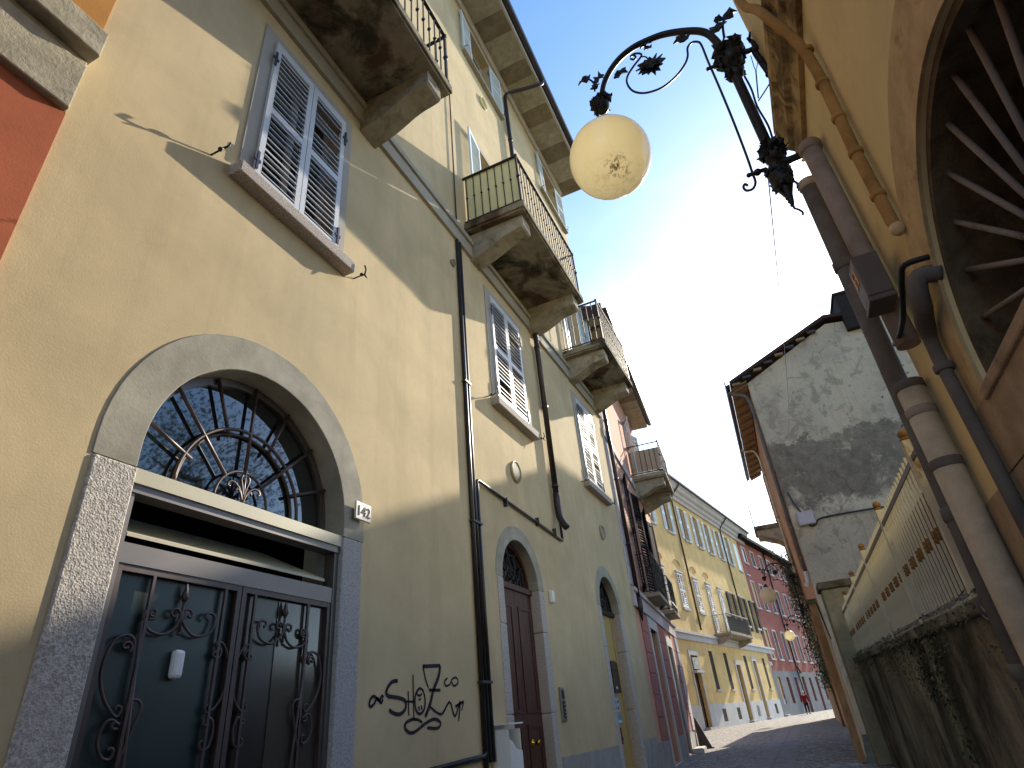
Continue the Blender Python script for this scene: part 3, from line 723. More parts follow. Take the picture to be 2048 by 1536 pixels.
for k, (x0, pm) in enumerate(((DC - DR + .05, 'door_green'), (DC + .004, 'door_dark'))):
    x1 = x0 + LW
    b = MB(); s_ = .035
    b.box(x0, x0 + s_, FY - .01, FY + .05, .03, DT); b.box(x1 - s_, x1, FY - .01, FY + .05, .03, DT); b.box(x0 + s_, x1 - s_, FY - .009, FY + .049, DT - s_, DT); b.box(x0 + s_, x1 - s_, FY - .009, FY + .049, .03, .2)
    lf = b.build('door_leaf', 'brown_iron', HA)
    MB().box(x0 + s_ - .005, x1 - s_ + .005, FY + .03, FY + .04, .05, DT - .01).build('door_panel', pm, lf)
    if k == 1:
        MB().box(x0 + .36, x1 - .03, FY + .024, FY + .0295, .06, DT - .04).build('glass_strip', paint('smoked_glass', '#4a443c', .15, 0, .1, 3), lf)
    yb = FY + .0
    def P(px, py):   # traced on the left leaf at the grille plane, carried to both leaves
        a_, z_ = FA.at(px / 2.695, 1000 + py / 2.695, -yb)
        u = (a_ - (DC - DR + .05)) / LW
        return (x0 + (1 - u) * LW if k else x0 + u * LW, yb, z_)
    def clampx(p): return (min(max(p[0], x0 + .02), x1 - .02), p[1], p[2])
    strokes = [[(835, 612), (822, 628), (808, 618), (812, 596), (835, 590), (840, 612), (825, 640), (800, 640)],
               [(812, 590), (785, 600), (772, 640), (800, 700), (870, 725), (930, 700), (965, 650), (975, 612), (955, 588), (930, 595), (925, 618), (940, 630), (950, 615)],
               [(1120, 645), (1108, 632), (1118, 612), (1145, 615), (1160, 645), (1130, 715), (1050, 735), (1000, 690), (982, 640), (998, 600), (1020, 592), (1036, 610), (1028, 632), (1012, 628)],
               [(690, 790), (678, 800), (665, 795), (668, 775), (690, 765), (712, 785), (700, 820), (722, 790), (718, 745), (680, 727), (620, 755), (565, 850), (540, 960), (560, 1080), (620, 1170), (650, 1135), (642, 1112), (622, 1115), (618, 1135)],
               [(630, 1235), (605, 1235), (600, 1212), (625, 1200), (640, 1215), (600, 1185), (560, 1210), (522, 1300), (540, 1385), (585, 1400), (610, 1355), (592, 1338), (575, 1352)],
               [(715, 1120), (700, 1140), (682, 1130), (688, 1100), (715, 1078), (748, 1085), (757, 1130), (700, 1260), (620, 1440)],
               [(1168, 815), (1150, 825), (1152, 845), (1178, 848), (1190, 815), (1165, 770), (1205, 780), (1240, 880), (1220, 1000), (1170, 1100), (1115, 1148), (1102, 1120), (1115, 1105)],
               [(1100, 1190), (1092, 1210), (1110, 1212), (1118, 1180), (1140, 1185), (1146, 1250), (1120, 1330), (1082, 1348), (1072, 1315), (1088, 1300)]]
    for st in strokes:
        MB().tube(smooth([clampx(P(*p)) for p in st], 4), .0085, 7).build('scroll', 'brown_iron', lf)
    for xb in (.235, .74):
        xx = x0 + (LW - xb if k else xb)
        MB().box(xx - .009, xx + .009, yb - .009, yb + .009, .2, DT - s_).build('grille_bar', 'brown_iron', lf)
    pa, pb = P(1005, 470), P(965, 722); xm = (pa[0] + pb[0]) / 2
    sp = MB(); sp.tube([(xm, yb, pb[2]), (xm, yb, pa[2] - .09)], .009, 6); sp.lathe([(.002, 0), (.022, .04), (.014, .08), (.002, .13)], (xm, yb, pa[2] - .1), (0, 0, 1), 4); sp.ball((xm, yb, pb[2]), .012, 6, 4)
    sp.build('spearhead', 'brown_iron', lf)
    dg = P(765, 650)
    MB().tube([dg, (dg[0] + (.12 if not k else -.12), yb, .25)], .010, 6).build('diagonal_bar', 'brown_iron', lf)
    if k == 0:
        hx, hz = P(955, 885)[0], P(955, 885)[2]
        MB().box(hx - .035, hx + .035, FY - .02, FY + .03, hz - .075, hz + .075).build('door_plate', 'white', lf, .02)

# second doorway
def small_door(c, r, ro, zs, jm, door):
    MB().plate(ring(c, r - .001, ro, zs), (), -.006, .34).build('archivolt', 'grey_plaster', HA, .006)
    for sg in (-1, 1):
        xa, xb = c + sg * (r - .003), c + sg * (ro - .01)
        if jm == 'granite_pink':
            for z0, z1 in ((0, 1.1), (1.106, 2.05), (2.056, zs - .004)):
                MB().box(xa, xb + sg * random.uniform(-.01, .01), -.01, .34, z0, z1).build('jamb_stone', jm, HA, .012)
        else:
            MB().box(xa, xb, -.02, .34, 0, zs - .004).build('jamb_stone', jm, HA, .01)
    f = MB(); f.plate(ring(c, r - .05, r - .001, zs), (), .14, .2); f.box(c - r, c + r, .1, .2, zs - .06, zs + .01)
    f = f.build('fanlight', 'wood_brown' if door else 'dark_iron', HA)
    MB().plate(arch(c, r - .02, zs, zs), (), .18, .187).build('pane', 'glass', f)
    for k in range(1, 6):
        a_ = math.pi * k / 6; pts = []
        for q in range(9):
            rr = .1 + (r - .12) * q / 8
            pts.append((c - rr * math.cos(a_ + .16 * math.sin(q * .8)), .155, zs + rr * math.sin(a_ + .16 * math.sin(q * .8))))
        MB().tube(pts, .011, 6).build('fan_bar', 'iron', f)
    for rr in (.22, .42):
        MB().tube([(c - rr * math.cos(math.pi * k / 24), .15, zs + rr * math.sin(math.pi * k / 24) * (1 + .06 * math.cos(k * 1.3))) for k in range(25)], .011, 6).build('fan_ring', 'iron', f)
    return f
small_door(EC, ER, ERO, EZS, 'granite_pink', True)
dl = MB(); dl.box(EC - ER, EC - .003, .13, .19, .02, EZS - .062); dl.box(EC + .003, EC + ER, .13, .19, .02, EZS - .062)
dl = dl.build('wooden_door', 'wood_brown', HA)
for x0, x1 in ((EC - ER + .09, EC - .09), (EC + .09, EC + ER - .09)):
    for z0, z1 in ((.25, 1.0), (1.12, 2.35)):
        MB().plate(rect(x0, x1, z0, z1), [rect(x0 + .035, x1 - .035, z0 + .035, z1 - .035)], .118, .132).build('door_moulding', 'wood_brown', dl)
kb = MB(); kx, kz = EC + .2, .80
kb.lathe([(.05, 0), (.05, .01), (.015, .02), (.015, .05), (.034, .065), (.036, .085), (.018, .1)], (kx, .13, kz), (0, -1, 0), 14)
kb.build('door_knob', 'brass', dl)
# third doorway, cream door with boxes
small_door(GC, GR, GRO, GZS, 'granite_pink', False)
cd = MB(); cd.box(GC - GR, GC + GR, .17, .22, .02, GZS - .062); cd.box(GC + GR - .16, GC + GR - .12, .145, .17, .02, GZS - .062)
cd = cd.build('cream_door', 'cream_door', HA)
# vents
def vent(name, s, z, r, mat, slats):
    v_ = MB(); v_.lathe([(r, 0), (r, .03), (r * .9, .045), (r * .86, .03), (r * .86, .006)], (s, .0, z), (0, -1, 0), 28)
    o = v_.build(name, mat, HA)
    if slats:
        for k in range(-5, 6):
            zz = k * r * .15; hw = math.sqrt(max((r * .86) ** 2 - zz ** 2, .0001))
            sb = MB(); sb.quadbox([(s - hw, -.012, z + zz - .006), (s + hw, -.012, z + zz - .006), (s + hw, -.034, z + zz - .016), (s - hw, -.034, z + zz - .016),
                                   (s - hw, -.012, z + zz + .0), (s + hw, -.012, z + zz + .0), (s + hw, -.034, z + zz - .010), (s - hw, -.034, z + zz - .010)])
            sb.build('vent_slat', mat, o)
    return o
M['vent_cream'] = paint('vent_cream', '#a99f80', .5, 0, .05, 4)
vent('round_vent', 7.6, 4.21, .165, 'vent_cream', True)
vent('round_vent', 11.82, 4.27, .15, 'lead_trim', False)
vent('round_vent', 7.76, 12.97, .16, 'cream_screen', False)
vent('round_vent', 5.98, 6.98, .06, 'lead_trim', False)

# ------------------------------------------------------------------ fittings on the yellow house
# cable conduits
cn = FA.empty('cable_conduit', 6.2, .03); tag(cn, 'bundle of black cable conduits running up the yellow facade beside the wooden door', 'conduit')
for k, (x, z1) in enumerate(((-.075, 7.55), (0.0, 7.55), (.085, 3.62))):
    MB().tube([(x, 0, .7 if k else .02), (x, 0, z1)], .026, 10).build('conduit', 'black_plastic', cn)
MB().tube([(-.06, 0, 7.55), (-.06, 0, 11.6)], .012, 6).build('cable', 'black_plastic', cn)
MB().tube(smooth([(.085, 0, 3.6), (.09, 0, 3.66), (.14, 0, 3.68)], 3) + [Vector((3.05, 0, 3.55)), Vector((3.05, 0, 4.0))], .022, 8).build('branch_conduit', 'black_plastic', cn)
MB().tube([(-1.15, 0, .72), (-.11, 0, .76), (-.075, 0, .80)], .024, 8).build('branch_conduit', 'black_plastic', cn)
for z in (1.4, 3.1, 5.0):
    MB().box(-.115, .12 if z < 3.6 else .04, -.034, .03, z, z + .025).build('clamp', 'zinc', cn)
for x in (.9, 2.0, 2.7):
    MB().box(x, x + .02, -.03, .03, 3.55, 3.67).build('clamp', 'zinc', cn)
# rainwater pipe
dp = FA.empty('downpipe', 9.08, .08); tag(dp, 'dark brown rainwater downpipe dropping from the eaves of the yellow house', 'downpipe', None)
pts = smooth([(.55, -.9, 15.62), (.5, -.86, 15.45), (.3, -.5, 15.25), (.05, -.06, 15.0), (0, 0, 14.7)], 4) + [Vector((0, 0, 8.3)), Vector((0, 0, 4.05))]
MB().tube(pts, .05, 12).build('pipe', 'brown_pipe', dp)
MB().tube(smooth([(0, 0, 4.3), (0, 0, 4.0), (-.02, -.03, 3.85), (-.04, -.12, 3.68)], 3), [.056] * 10, 12).build('pipe_shoe', 'brown_pipe', dp)
for z in (13.2, 11.0, 9.6, 7.2, 5.9, 4.4):
    MB().lathe([(.055, 0), (.06, .005), (.06, .035), (.055, .04)], (0, 0, z), (0, 0, 1), 12).build('clamp', 'brown_pipe', dp)
# house number
np_ = FA.empty('house_number', 4.065, .03, 2.685); tag(np_, 'pale stone house number plate reading 142 beside the big arched doorway', 'sign')
MB().box(-.105, .105, -.02, .0, -.078, .078).build('plate', 'marble', np_, .006)
inst(text_mesh('142', .125, .002, 'numerals', 'ink'), 'numerals', np_, (0, -.0225, -.003), (R_(90), 0, 0))
# graffiti
gs = [([(230, 1115), (200, 1122), (176, 1160), (182, 1188), (230, 1197), (265, 1212), (266, 1250), (240, 1277), (205, 1270), (188, 1255)], 8),
      ([(160, 1198), (152, 1188), (140, 1212), (120, 1192), (104, 1195), (92, 1222), (97, 1240), (114, 1228), (130, 1200), (148, 1222), (158, 1204)], 6),
      ([(280, 1165), (283, 1285)], 6), ([(303, 1085), (307, 1310)], 6), ([(265, 1215), (310, 1217)], 6),
      ([(335, 1150), (318, 1175), (312, 1215), (320, 1262), (338, 1275), (356, 1255), (362, 1210), (352, 1165), (335, 1150)], 6),
      ([(331, 1238), (333, 1260)], 7), ([(343, 1234), (346, 1256)], 7), ([(322, 1178), (333, 1188), (346, 1178)], 5), ([(330, 1205), (342, 1205)], 5),
      ([(350, 1045), (435, 1042)], 11), ([(435, 1042), (425, 1100), (402, 1160), (385, 1230), (362, 1290)], 10), ([(380, 1160), (436, 1160)], 9), ([(352, 1045), (362, 1100), (378, 1150)], 5),
      ([(385, 1240), (440, 1277), (480, 1218), (506, 1287), (530, 1215), (524, 1312)], 6), ([(508, 1240), (548, 1215)], 9), ([(548, 1215), (538, 1260)], 7),
      ([(302, 1300), (272, 1316), (264, 1340), (282, 1364), (312, 1362), (366, 1320), (408, 1300), (436, 1318), (422, 1344), (372, 1342)], 7), ([(302, 1300), (330, 1304), (348, 1318)], 6),
      ([(470, 1102), (456, 1118), (462, 1138), (480, 1134), (492, 1108), (512, 1100), (521, 1124), (502, 1140), (490, 1122)], 5)]
gr = MB(); 
for st, w_ in gs:
    pp = [FA.at(700 + p[0] / 2.416, 900 + p[1] / 2.416) for p in st]
    pp = smooth([(p[0], 0, p[1]) for p in pp], 5) if len(pp) > 2 else [Vector((p[0], 0, p[1])) for p in pp]
    hw = w_ * .0019
    b0 = len(gr.v); n = len(pp)
    for i, p in enumerate(pp):
        tn = (pp[min(i + 1, n - 1)] - pp[max(i - 1, 0)]).normalized(); nn = Vector((-tn.z, 0, tn.x)) * hw * (1 if 0 < i < n - 1 else .75)
        gr.v += [tuple(p + nn), tuple(p - nn)]
    for i in range(n - 1):
        q = [b0 + 2 * i, b0 + 2 * i + 1, b0 + 2 * i + 3, b0 + 2 * i + 2]; gr.f.append(q); gr.sm.append(False)
gro = gr.build('graffiti_tag', 'spray'); FA.place(gro, 0, .0035); tag(gro, 'black spray paint graffiti tag on the shaded yellow wall', 'graffiti')
# bell panel, small box, letterbox
bp = FA.empty('intercom_panel', 8.45, 0, 1.2); tag(bp, 'slim steel intercom panel on the yellow wall right of the wooden door', 'intercom')
MB().box(-.075, .075, -.03, 0, -.2, .2).build('casing', 'steel', bp, .008); MB().box(-.05, .05, -.034, -.03, -.17, .03).build('name_panel', 'ink', bp); MB().box(-.04, .04, -.036, -.03, .06, .16).build('speaker', 'ink', bp)
for k in range(4): MB().box(-.02, .02, -.042, -.033, -.15 + k * .045, -.13 + k * .045).build('bell_button', 'steel', bp)
jb = FA.empty('junction_box', 8.47, 0, 2.57); tag(jb, 'small white junction box above the intercom', 'box')
MB().box(-.06, .06, -.045, 0, -.085, .085).build('casing', 'white', jb, .01); MB().box(-.05, .05, -.052, -.045, -.07, .07).build('lid', 'white', jb, .004)
lb = FA.empty('letterbox', 6.47, 0, .55); tag(lb, 'white sheet metal flyer box with an open front left of the wooden door', 'letterbox')
MB().plate([(-.14, -.05), (.16, -.05), (.16, .22), (.06, .23), (-.0, .25), (-.05, .3), (-.14, .33)], (), -.2, -.19).build('front', 'white', lb)
MB().box(-.14, .16, -.01, 0, -.05, .46).build('back', 'white', lb)
MB().box(-.14, -.13, -.19, -.01, -.05, .42).build('side', 'white', lb); MB().box(.15, .16, -.19, -.01, -.05, .42).build('side', 'white', lb)
MB().box(-.16, .18, -.22, .0, .46, .475).build('lid', 'white', lb); MB().box(-.13, .15, -.19, -.01, -.05, -.04).build('bottom', 'white', lb)
pb_ = FA.empty('post_box', 11.42, -.17, 1.62); tag(pb_, 'dark metal post box hung on the cream door', 'letterbox')
b = MB(); b.plate([(-.2, -.26), (.2, -.26), (.2, .18), (.14, .24), (0, .26), (-.14, .24), (-.2, .18)], (), -.12, -.001); b.build('casing', 'dark_iron', pb_, .012); MB().box(-.14, .14, -.128, -.12, .08, .11).build('slot', 'ink', pb_); MB().box(-.1, -.02, -.126, -.12, -.2, -.16).build('name_label', 'white', pb_)
nt = FA.empty('paper_notice', 11.62, -.17, 1.1); tag(nt, 'printed paper notice with pictures taped to the cream door', 'notice')
MB().box(-.14, .14, -.004, -.001, -.02, .2).build('sheet', 'paper', nt)
for dx, dz, c_ in ((-.08, .12, 'ink'), (.06, .13, 'ink'), (-.07, .04, 'red_plastic'), (.05, .03, 'ink')): MB().box(dx - .03, dx + .03, -.006, -.0042, dz - .02, dz + .025).build('picture', c_, nt)
nb = FA.empty('blue_notice', 11.64, -.17, .96); tag(nb, 'small blue notice under the printed paper on the cream door', 'notice')
MB().box(-.12, .12, -.006, -.001, -.07, .07).build('sheet', 'blue_paper', nb); MB().box(-.1, .1, -.008, -.0062, -.05, -.01).build('caption', 'white', nb)
rh = FA.empty('leaflet_holder', 11.5, -.17, .72); tag(rh, 'narrow red plastic holder hanging below the notices', 'holder')
MB().box(-.03, .03, -.04, -.001, -.13, .12).build('holder', 'red_plastic', rh, .01); MB().box(-.02, .02, -.046, -.04, -.08, -.02).build('clip', 'ink', rh)

# ------------------------------------------------------------------ red house at the left edge
HR = FA.empty('red_house'); tag(HR, 'red and orange plastered house with a grey stone band at the left edge', 'house')
RB0, RB1 = 4.42, 5.12
MB().box(-6, A0 - .004, -.02, .3, 0, RB0).build('lower_wall', 'red', HR)
MB().box(-6, A0 - .004, -.02, .3, RB1, 14).build('upper_wall', 'orange', HR)
bd = MB(); bd.box(-6, A0 - .012, -.07, .3, RB0 + .002, RB0 + .42); bd.box(-6, A0 - .012, -.05, .3, RB0 + .422, RB0 + .48); bd.box(-6, A0 - .002, -.15, .3, RB0 + .482, RB1 + .03)
bd.build('stone_band', 'stone_band', HR, .012)
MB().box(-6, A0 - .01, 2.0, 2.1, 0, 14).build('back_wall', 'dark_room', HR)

# ------------------------------------------------------------------ pink house
HP = FP.empty('pink_house'); tag(HP, 'salmon pink house with rose ashlar ground floor beyond the yellow house', 'house')
PE, PT = 7.6, 10.5
PW = [(2.05, 3.15, 3.62, 6.55), (5.2, 6.2, 3.62, 6.5)]
PU = [(4.85, 5.85, 7.5, 9.6)]
PD = [(1.75, 2.95, .02, 2.78), (4.75, 5.75, .02, 2.62)]
MB().plate([(0, 0), (PE, 0), (PE, PT), (0, PT)], [rect(*w_) for w_ in PW + PU + PD], 0, .35, False).build('wall', 'pinkw', HP)
MB().box(0, PE, 1.6, 1.7, 0, PT).build('dark_back_panel', 'dark_room', HP)
MB().box(PE - .25, PE, .36, 5, 0, PT).build('end_wall', 'pinkw', HP)
prf = MB().prism_x([(-.62, PT + .12), (-.62, PT + .2), (5, PT + 2.1), (5, PT + 2.0)], -.25, PE + .3).build('roof', 'tile', HP)
x = -.2
while x < PE + .2:
    MB().box(x + .004, min(x + .62, PE + .25) - .004, -.58, .02, PT, PT + .08).build('soffit_panel', random.choice(('soffit_l', 'soffit_d', 'soffit_l')), prf); x += .62
gp = [(-.60 - .075 - .075 * math.cos(math.pi * k / 8), PT + .14 - .075 * math.sin(math.pi * k / 8)) for k in range(9)]
MB().prism_x(gp + [(p[0], p[1] + .012) for p in gp[::-1]], -.3, PE + .3).build('gutter', 'zinc', prf)
MB().box(-.27, -.24, -.62, 1.4, PT - .08, PT + .3).build('verge_board', 'brown_pipe', prf)
# quoins at the joint with the yellow house
z = 3.5; k = 0
while z < PT - .05:
    h = .46; e_ = min(z + h, PT - .01)
    MB().box(.01, (.62, .48)[k % 2], -.02, .01, z + .004, e_ - .004).build('quoin', 'quoin', HP, .008); z += h; k += 1
# ground-floor ashlar
def ashlar(x0, x1, z0, z1):
    z = z0
    k = 0
    while z < z1 - .05:
        h = min(.42, z1 - z); MB().box(x0, x1, -.03, .004, z + .006, z + h - .006).build('ashlar_block', 'rose_block', HP, .008); z += h
ashlar(.62, PD[0][0] - .2, .5, 3.02); ashlar(PD[0][1] + .2, PD[1][0] - .2, .5, 3.02); ashlar(PD[1][1] + .2, PE - .75, .5, 3.02)
for x0, x1 in ((0.0, PD[0][0] - .2), (PD[0][1] + .2, PD[1][0] - .2), (PD[1][1] + .2, PE)):
    MB().box(x0, x1, -.035, .003, 0, .496).build('plinth', 'plinth', HP)
for (x0, x1, z0, z1) in PD:
    MB().plate(rect(x0 - .19, x1 + .19, 0, z1 + .24), [rect(x0, x1, -.0 + .001, z1)], -.045, .3, False).build('door_surround', 'pale_trim', HP)
    d_ = dark_window(HP, x0, x1, z0, z1, .28, 'glass', 'shutter_dark', True, 'shop_door')
st_ = MB(); st_.box(0, PE, -.06, .002, 3.04, 3.34); st_.box(0, PE, -.11, .002, 3.343, 3.43); st_.build('string_course', 'quoin', HP, .006)
MB().box(0, PE, -.05, .002, 7.05, 7.3).build('string_course', 'quoin', HP, .006)
# end pilaster catching the sun
z = .5
while z < 3.0:
    h = .42; MB().box(PE - .72, PE + .02, -.06, .3, z + .005, z + h - .005).build('pilaster_block', 'quoin', HP, .01); z += h
for i, (x0, x1, z0, z1) in enumerate(PW):
    w0 = dark_window(HP, x0, x1, z0, z1, .2, 'glass', 'shutter_dark')
    surround(w0, x0, x1, z0, z1, .12, .02, 'quoin')
    w_ = (x1 - x0) / 2
    shutter(HP, x0, z0, w_, z1 - z0, 1, 'shutter_dark', R_(165), y=-.03, hinges=False, slats=i == 0)
    shutter(HP, x1, z0, w_, z1 - z0, -1, 'shutter_dark', R_(168), y=-.03, hinges=False, slats=i == 0)
w0 = dark_window(HP, *PU[0], .2, 'glass', 'shutter'); surround(w0, *PU[0], .1, .02, 'quoin')
for x, sd in ((PU[0][0], 1), (PU[0][1], -1)): shutter(HP, x, PU[0][2] + .02, .5, 2.0, sd, 'shutter', R_(155), y=-.03, hinges=False)
# balconettes with latticed rails
def balconette(parent, s0, s1, zb, d, h):
    o = MB().box(s0, s1, -d, -.002, zb, zb + .09).build('balconette', 'corbel', parent, .01)
    t_ = MB()
    for z in (zb + .14, zb + .09 + h):
        t_.box(s0 + .03, s1 - .03, -d + .03, -d + .05, z - .012, z + .012); t_.box(s0 + .03, s0 + .05, -d + .05, 0, z - .012, z + .012); t_.box(s1 - .05, s1 - .03, -d + .05, 0, z - .012, z + .012)
    t_.build('rail', 'dark_iron', o)
    n = 8; bb = MB(); bb.box(-.008, .008, -.008, .008, 0, h - .05); me = meshmat(bb, 'bar', 'dark_iron')
    for k in range(n + 1): inst(me, 'bar', o, (s0 + .04 + (s1 - s0 - .08) * k / n, -d + .04, zb + .13))
    for x in (s0 + .04, s1 - .04):
        for k in (1, 2): inst(me, 'bar', o, (x, -d + .04 + (d - .04) * k / 3, zb + .13))
    for z0 in (zb + .16, zb + h - .22):
        for k in range(n):
            xa = s0 + .04 + (s1 - s0 - .08) * k / n; xb = s0 + .04 + (s1 - s0 - .08) * (k + 1) / n
            q = MB(); q.tube([(xa, -d + .04, z0), (xb, -d + .04, z0 + .2)], .006, 5); q.tube([(xb, -d + .035, z0), (xa, -d + .035, z0 + .2)], .006, 5); q.build('lattice', 'dark_iron', o)
        for x in (s0 + .04, s1 - .04):
            q = MB(); q.tube([(x, -d + .04, z0), (x, -.02, z0 + .22)], .006, 5); q.tube([(x + .006, -d + .04, z0 + .22), (x + .006, -.02, z0)], .006, 5); q.build('lattice', 'dark_iron', o)
    return o
balconette(HP, 1.75, 3.45, 3.45, .42, .95)
balconette(HP, 4.95, 6.45, 3.45, .40, .95)
pb2 = balcony(HP, 4.35, 6.5, 7.32, 1.05, .12, 1.0, None, True, 'corbel', 'corbel', .16)
MB().box(4.41, 4.416, -.98, -.03, 7.55, 8.25).build('mesh_screen', paint('grey_mesh', '#a99a86', .8), pb2)
# second rainwater pipe
dq = FP.empty('downpipe', .36, .09); tag(dq, 'dark rainwater downpipe with pointed shoe at the joint of yellow and pink houses', 'downpipe')
MB().tube([(0, 0, PT - .2), (0, 0, 3.1)], .05, 12).build('pipe', 'brown_pipe', dq); MB().lathe([(.056, 0), (.075, -.12), (.07, -.22), (.012, -.5)], (0, 0, 3.25), (0, 0, 1), 12).build('pipe_shoe', 'brown_pipe', dq)
MB().tube(smooth([(0, 0, PT - .25), (0, -.1, PT - .05), (.0, -.4, PT + .02), (0, -.55, PT + .05)], 3), .05, 10).build('swan_neck', 'brown_pipe', dq)
for z in (9, 7.6, 6, 4.4): MB().lathe([(.055, 0), (.062, .005), (.062, .035), (.055, .04)], (0, 0, z), (0, 0, 1), 12).build('clamp', 'brown_pipe', dq)
# sloping metal guard at the corner
wg = FP.empty('corner_guard', PE + .15, .1); tag(wg, 'sloping dark metal guard standing at the corner of the pink house', 'guard')
b = MB(); b.prism_x([(0.05, 0), (-.34, 0), (-.31, .05), (.02, .85), (.05, .85)], -.03, .05); b.build('guard_plate', 'brown_pipe', wg); MB().box(-.05, .07, -.37, .06, 0, .03).build('foot', 'brown_pipe', wg)
sx_ = FP.empty('door_step', 6.1, .0); tag(sx_, 'pale stone step at the foot of the pink house', 'step')
MB().box(-.5, .6, -.32, -.062, 0, .12).build('tread', 'pale_trim', sx_, .01); MB().box(-.46, .56, -.345, -.32, .0, .1).build('riser', 'plinth', sx_)

# ------------------------------------------------------------------ ochre house
HB = FB.empty('ochre_house'); tag(HB, 'long sunlit ochre house with deep cornice and a row of pale blue shutters', 'house')
BS, BE, BT = -9.0, 23.9, 14.75
top = [(c - .52, c + .52, 11.9, 14.35) for c in (-5.0, -1.6, 1.95, 5.45, 8.5, 11.3, 14.3, 17.1)] + [(c - .5, c + .5, 11.75, 14.25) for c in (19.9, 22.3)]
midw = [(c - .5, c + .5, 6.85, 9.05) for c in (-5, -1.6, 1.7, 5.0)] + [(c - .5, c + .5, 5.55, 9.05) for c in (7.9, 10.8)] + [(c - .5, c + .5, 6.85, 9.05) for c in (13.7, 17.2, 20.6)]
low = [(.4, 1.7, .02, 4.0), (4.3, 5.1, 2.1, 4.4), (7.6, 8.4, 2.1, 4.4), (10.2, 11.3, .02, 3.7), (12.9, 13.7, 2.1, 4.4), (15.3, 16.3, .02, 4.1), (18.7, 19.5, 2.1, 4.4), (21.3, 22.2, .02, 3.9)]
MB().plate([(BS, 0), (BE, 0), (BE, BT), (BS, BT)], [rect(*w_) for w_ in top + midw + low], 0, .4, False).build('wall', 'fary', HB)
MB().box(BS, BE, 1.6, 1.7, 0, BT).build('dark_back_panel', 'dark_room', HB)
MB().box(BS, BS + .3, .4, 8, 0, BT).build('end_wall', 'fary', HB)
co = MB(); co.prism_x([(0, BT), (-.14, BT), (-.18, BT + .22), (-.32, BT + .3), (-.36, BT + .5), (-.55, BT + .62), (-.62, BT + .85), (-.72, BT + .95), (-.72, BT + 1.05), (6, BT + 2.6), (6, BT)], BS - .2, BE)
co.build('cornice', 'pale_trim', HB)
MB().prism_x([(-.74, BT + 1.0), (-.9, BT + 1.02), (-.92, BT + 1.14), (-.74, BT + 1.14)], BS - .2, BE).build('gutter', 'zinc', HB)
for i, (x0, x1, z0, z1) in enumerate(top):
    w0 = dark_window(HB, x0, x1, z0, z1, .18, 'glass_far', 'pale_trim'); MB().box(x0 - .12, x1 + .12, -.12, .02, z0 - .14, z0).build('window_sill', 'pale_trim', w0)
    if i < 8:
        for sd, xx in ((-1, x0), (1, x1)):
            MB().box(xx - .54 if sd < 0 else xx + .02, xx - .02 if sd < 0 else xx + .54, -.07, -.025, z0 + .03, z1 - .02).build('shutter', 'shutter_blue', w0)
            o = w0.children[-1]
            xc = xx - .28 if sd < 0 else xx + .28
            for zz in (z0 + .06, (z0 + z1) / 2 + .04): MB().box(xc - .2, xc + .2, -.074, -.0705, zz + .06, zz + (z1 - z0) / 2 - .18).build('louvre_panel', 'lamp_glass_w', o)
    else:
        MB().box(x0 + .01, x1 - .01, -.03, .02, z0 + .02, z1 - .02).build('shutter', 'shutter_blue', w0)
for i, (x0, x1, z0, z1) in enumerate(midw):
    w0 = dark_window(HB, x0, x1, z0, z1, .18, 'glass_far', 'pale_trim'); MB().box(x0 - .14, x1 + .14, -.12, .02, z0 - .16, z0).build('window_sill', 'pale_trim', w0)
    MB().box(x0 - .14, x1 + .14, -.09, .02, z1 + .04, z1 + .14).build('window_head', 'pale_trim', w0)
    if i < 6:
        for q in (0, 1):
            xa = x0 + q * .5 + .012
            shutter(w0, xa, z0 + .02, .476, z1 - z0 - .04, 1, 'shutter', 0, y=-.01, hinges=False, pitch=.13)
    else:
        for sd, xx in ((-1, x0), (1, x1)):
            o = MB().box(xx - .75 if sd < 0 else xx + .02, xx - .02 if sd < 0 else xx + .75, -.09, -.025, z0 - .4, z1 + .05).build('shutter', 'shutter_dark', w0)
            for zz in (z0 - .3, (z0 + z1) / 2): 
                for kk in range(8): MB().box(xx + sd * .08, xx + sd * .68, -.1, -.091, zz + .05 + kk * .13, zz + .13 + kk * .13).build('slat', 'shutter_dark', o)
    # faint arched hood mould over each window
    if i < 5: MB().tube([((x0 + x1) / 2 - .55 * math.cos(math.pi * k / 10), -.03, z1 + .55 + .35 * math.sin(math.pi * k / 10)) for k in range(3, 11)], .03, 5).build('hood_mould', 'fary_low', w0)
for (x0, x1, z0, z1) in low:
    w0 = dark_window(HB, x0, x1, z0, z1, .24, 'glass', 'shutter_dark', True, 'ground_floor_opening')
    if z0 > 1:
        MB().box(x0 - .12, x1 + .12, -.14, .02, z0 - .12, z0).build('window_sill', 'pale_trim', w0)
        for q in (x0, (x0 + x1) / 2): MB().box(q + .01, q + (x1 - x0) / 2 - .01, .02, .05, z0 + .02, z1 - .02).build('shutter', 'shutter_dark', w0)
        bx = MB().box(x0, x1, -.05, .01, .3, 1.0).build('cellar_grille', 'shutter_dark', w0)
    else:
        MB().plate(rect(x0 - .22, x1 + .22, 0, z1 + .3), [rect(x0, x1, .001, z1)], -.04, .004, False).build('door_surround', 'pale_trim', w0)
        MB().box(x0 - .1, x1 + .1, -.35, -.042, 0, .14).build('door_step', 'pale_trim', w0)
sh = MB().box(.3, 1.8, -.3, -.045, 3.0, 3.14).build('door_canopy', 'pale_trim', HB)
sg = FB.empty('shop_sign', 1.05, .045, 3.55); tag(sg, 'small dark green sign over the door of the ochre house', 'sign')
MB().box(-.6, .6, -.05, 0, -.33, .33).build('panel', paint('green_sign', '#3c4a44', .5), sg); MB().box(-.25, .25, -.056, -.05, -.1, .14).build('emblem', 'pale_trim', sg)
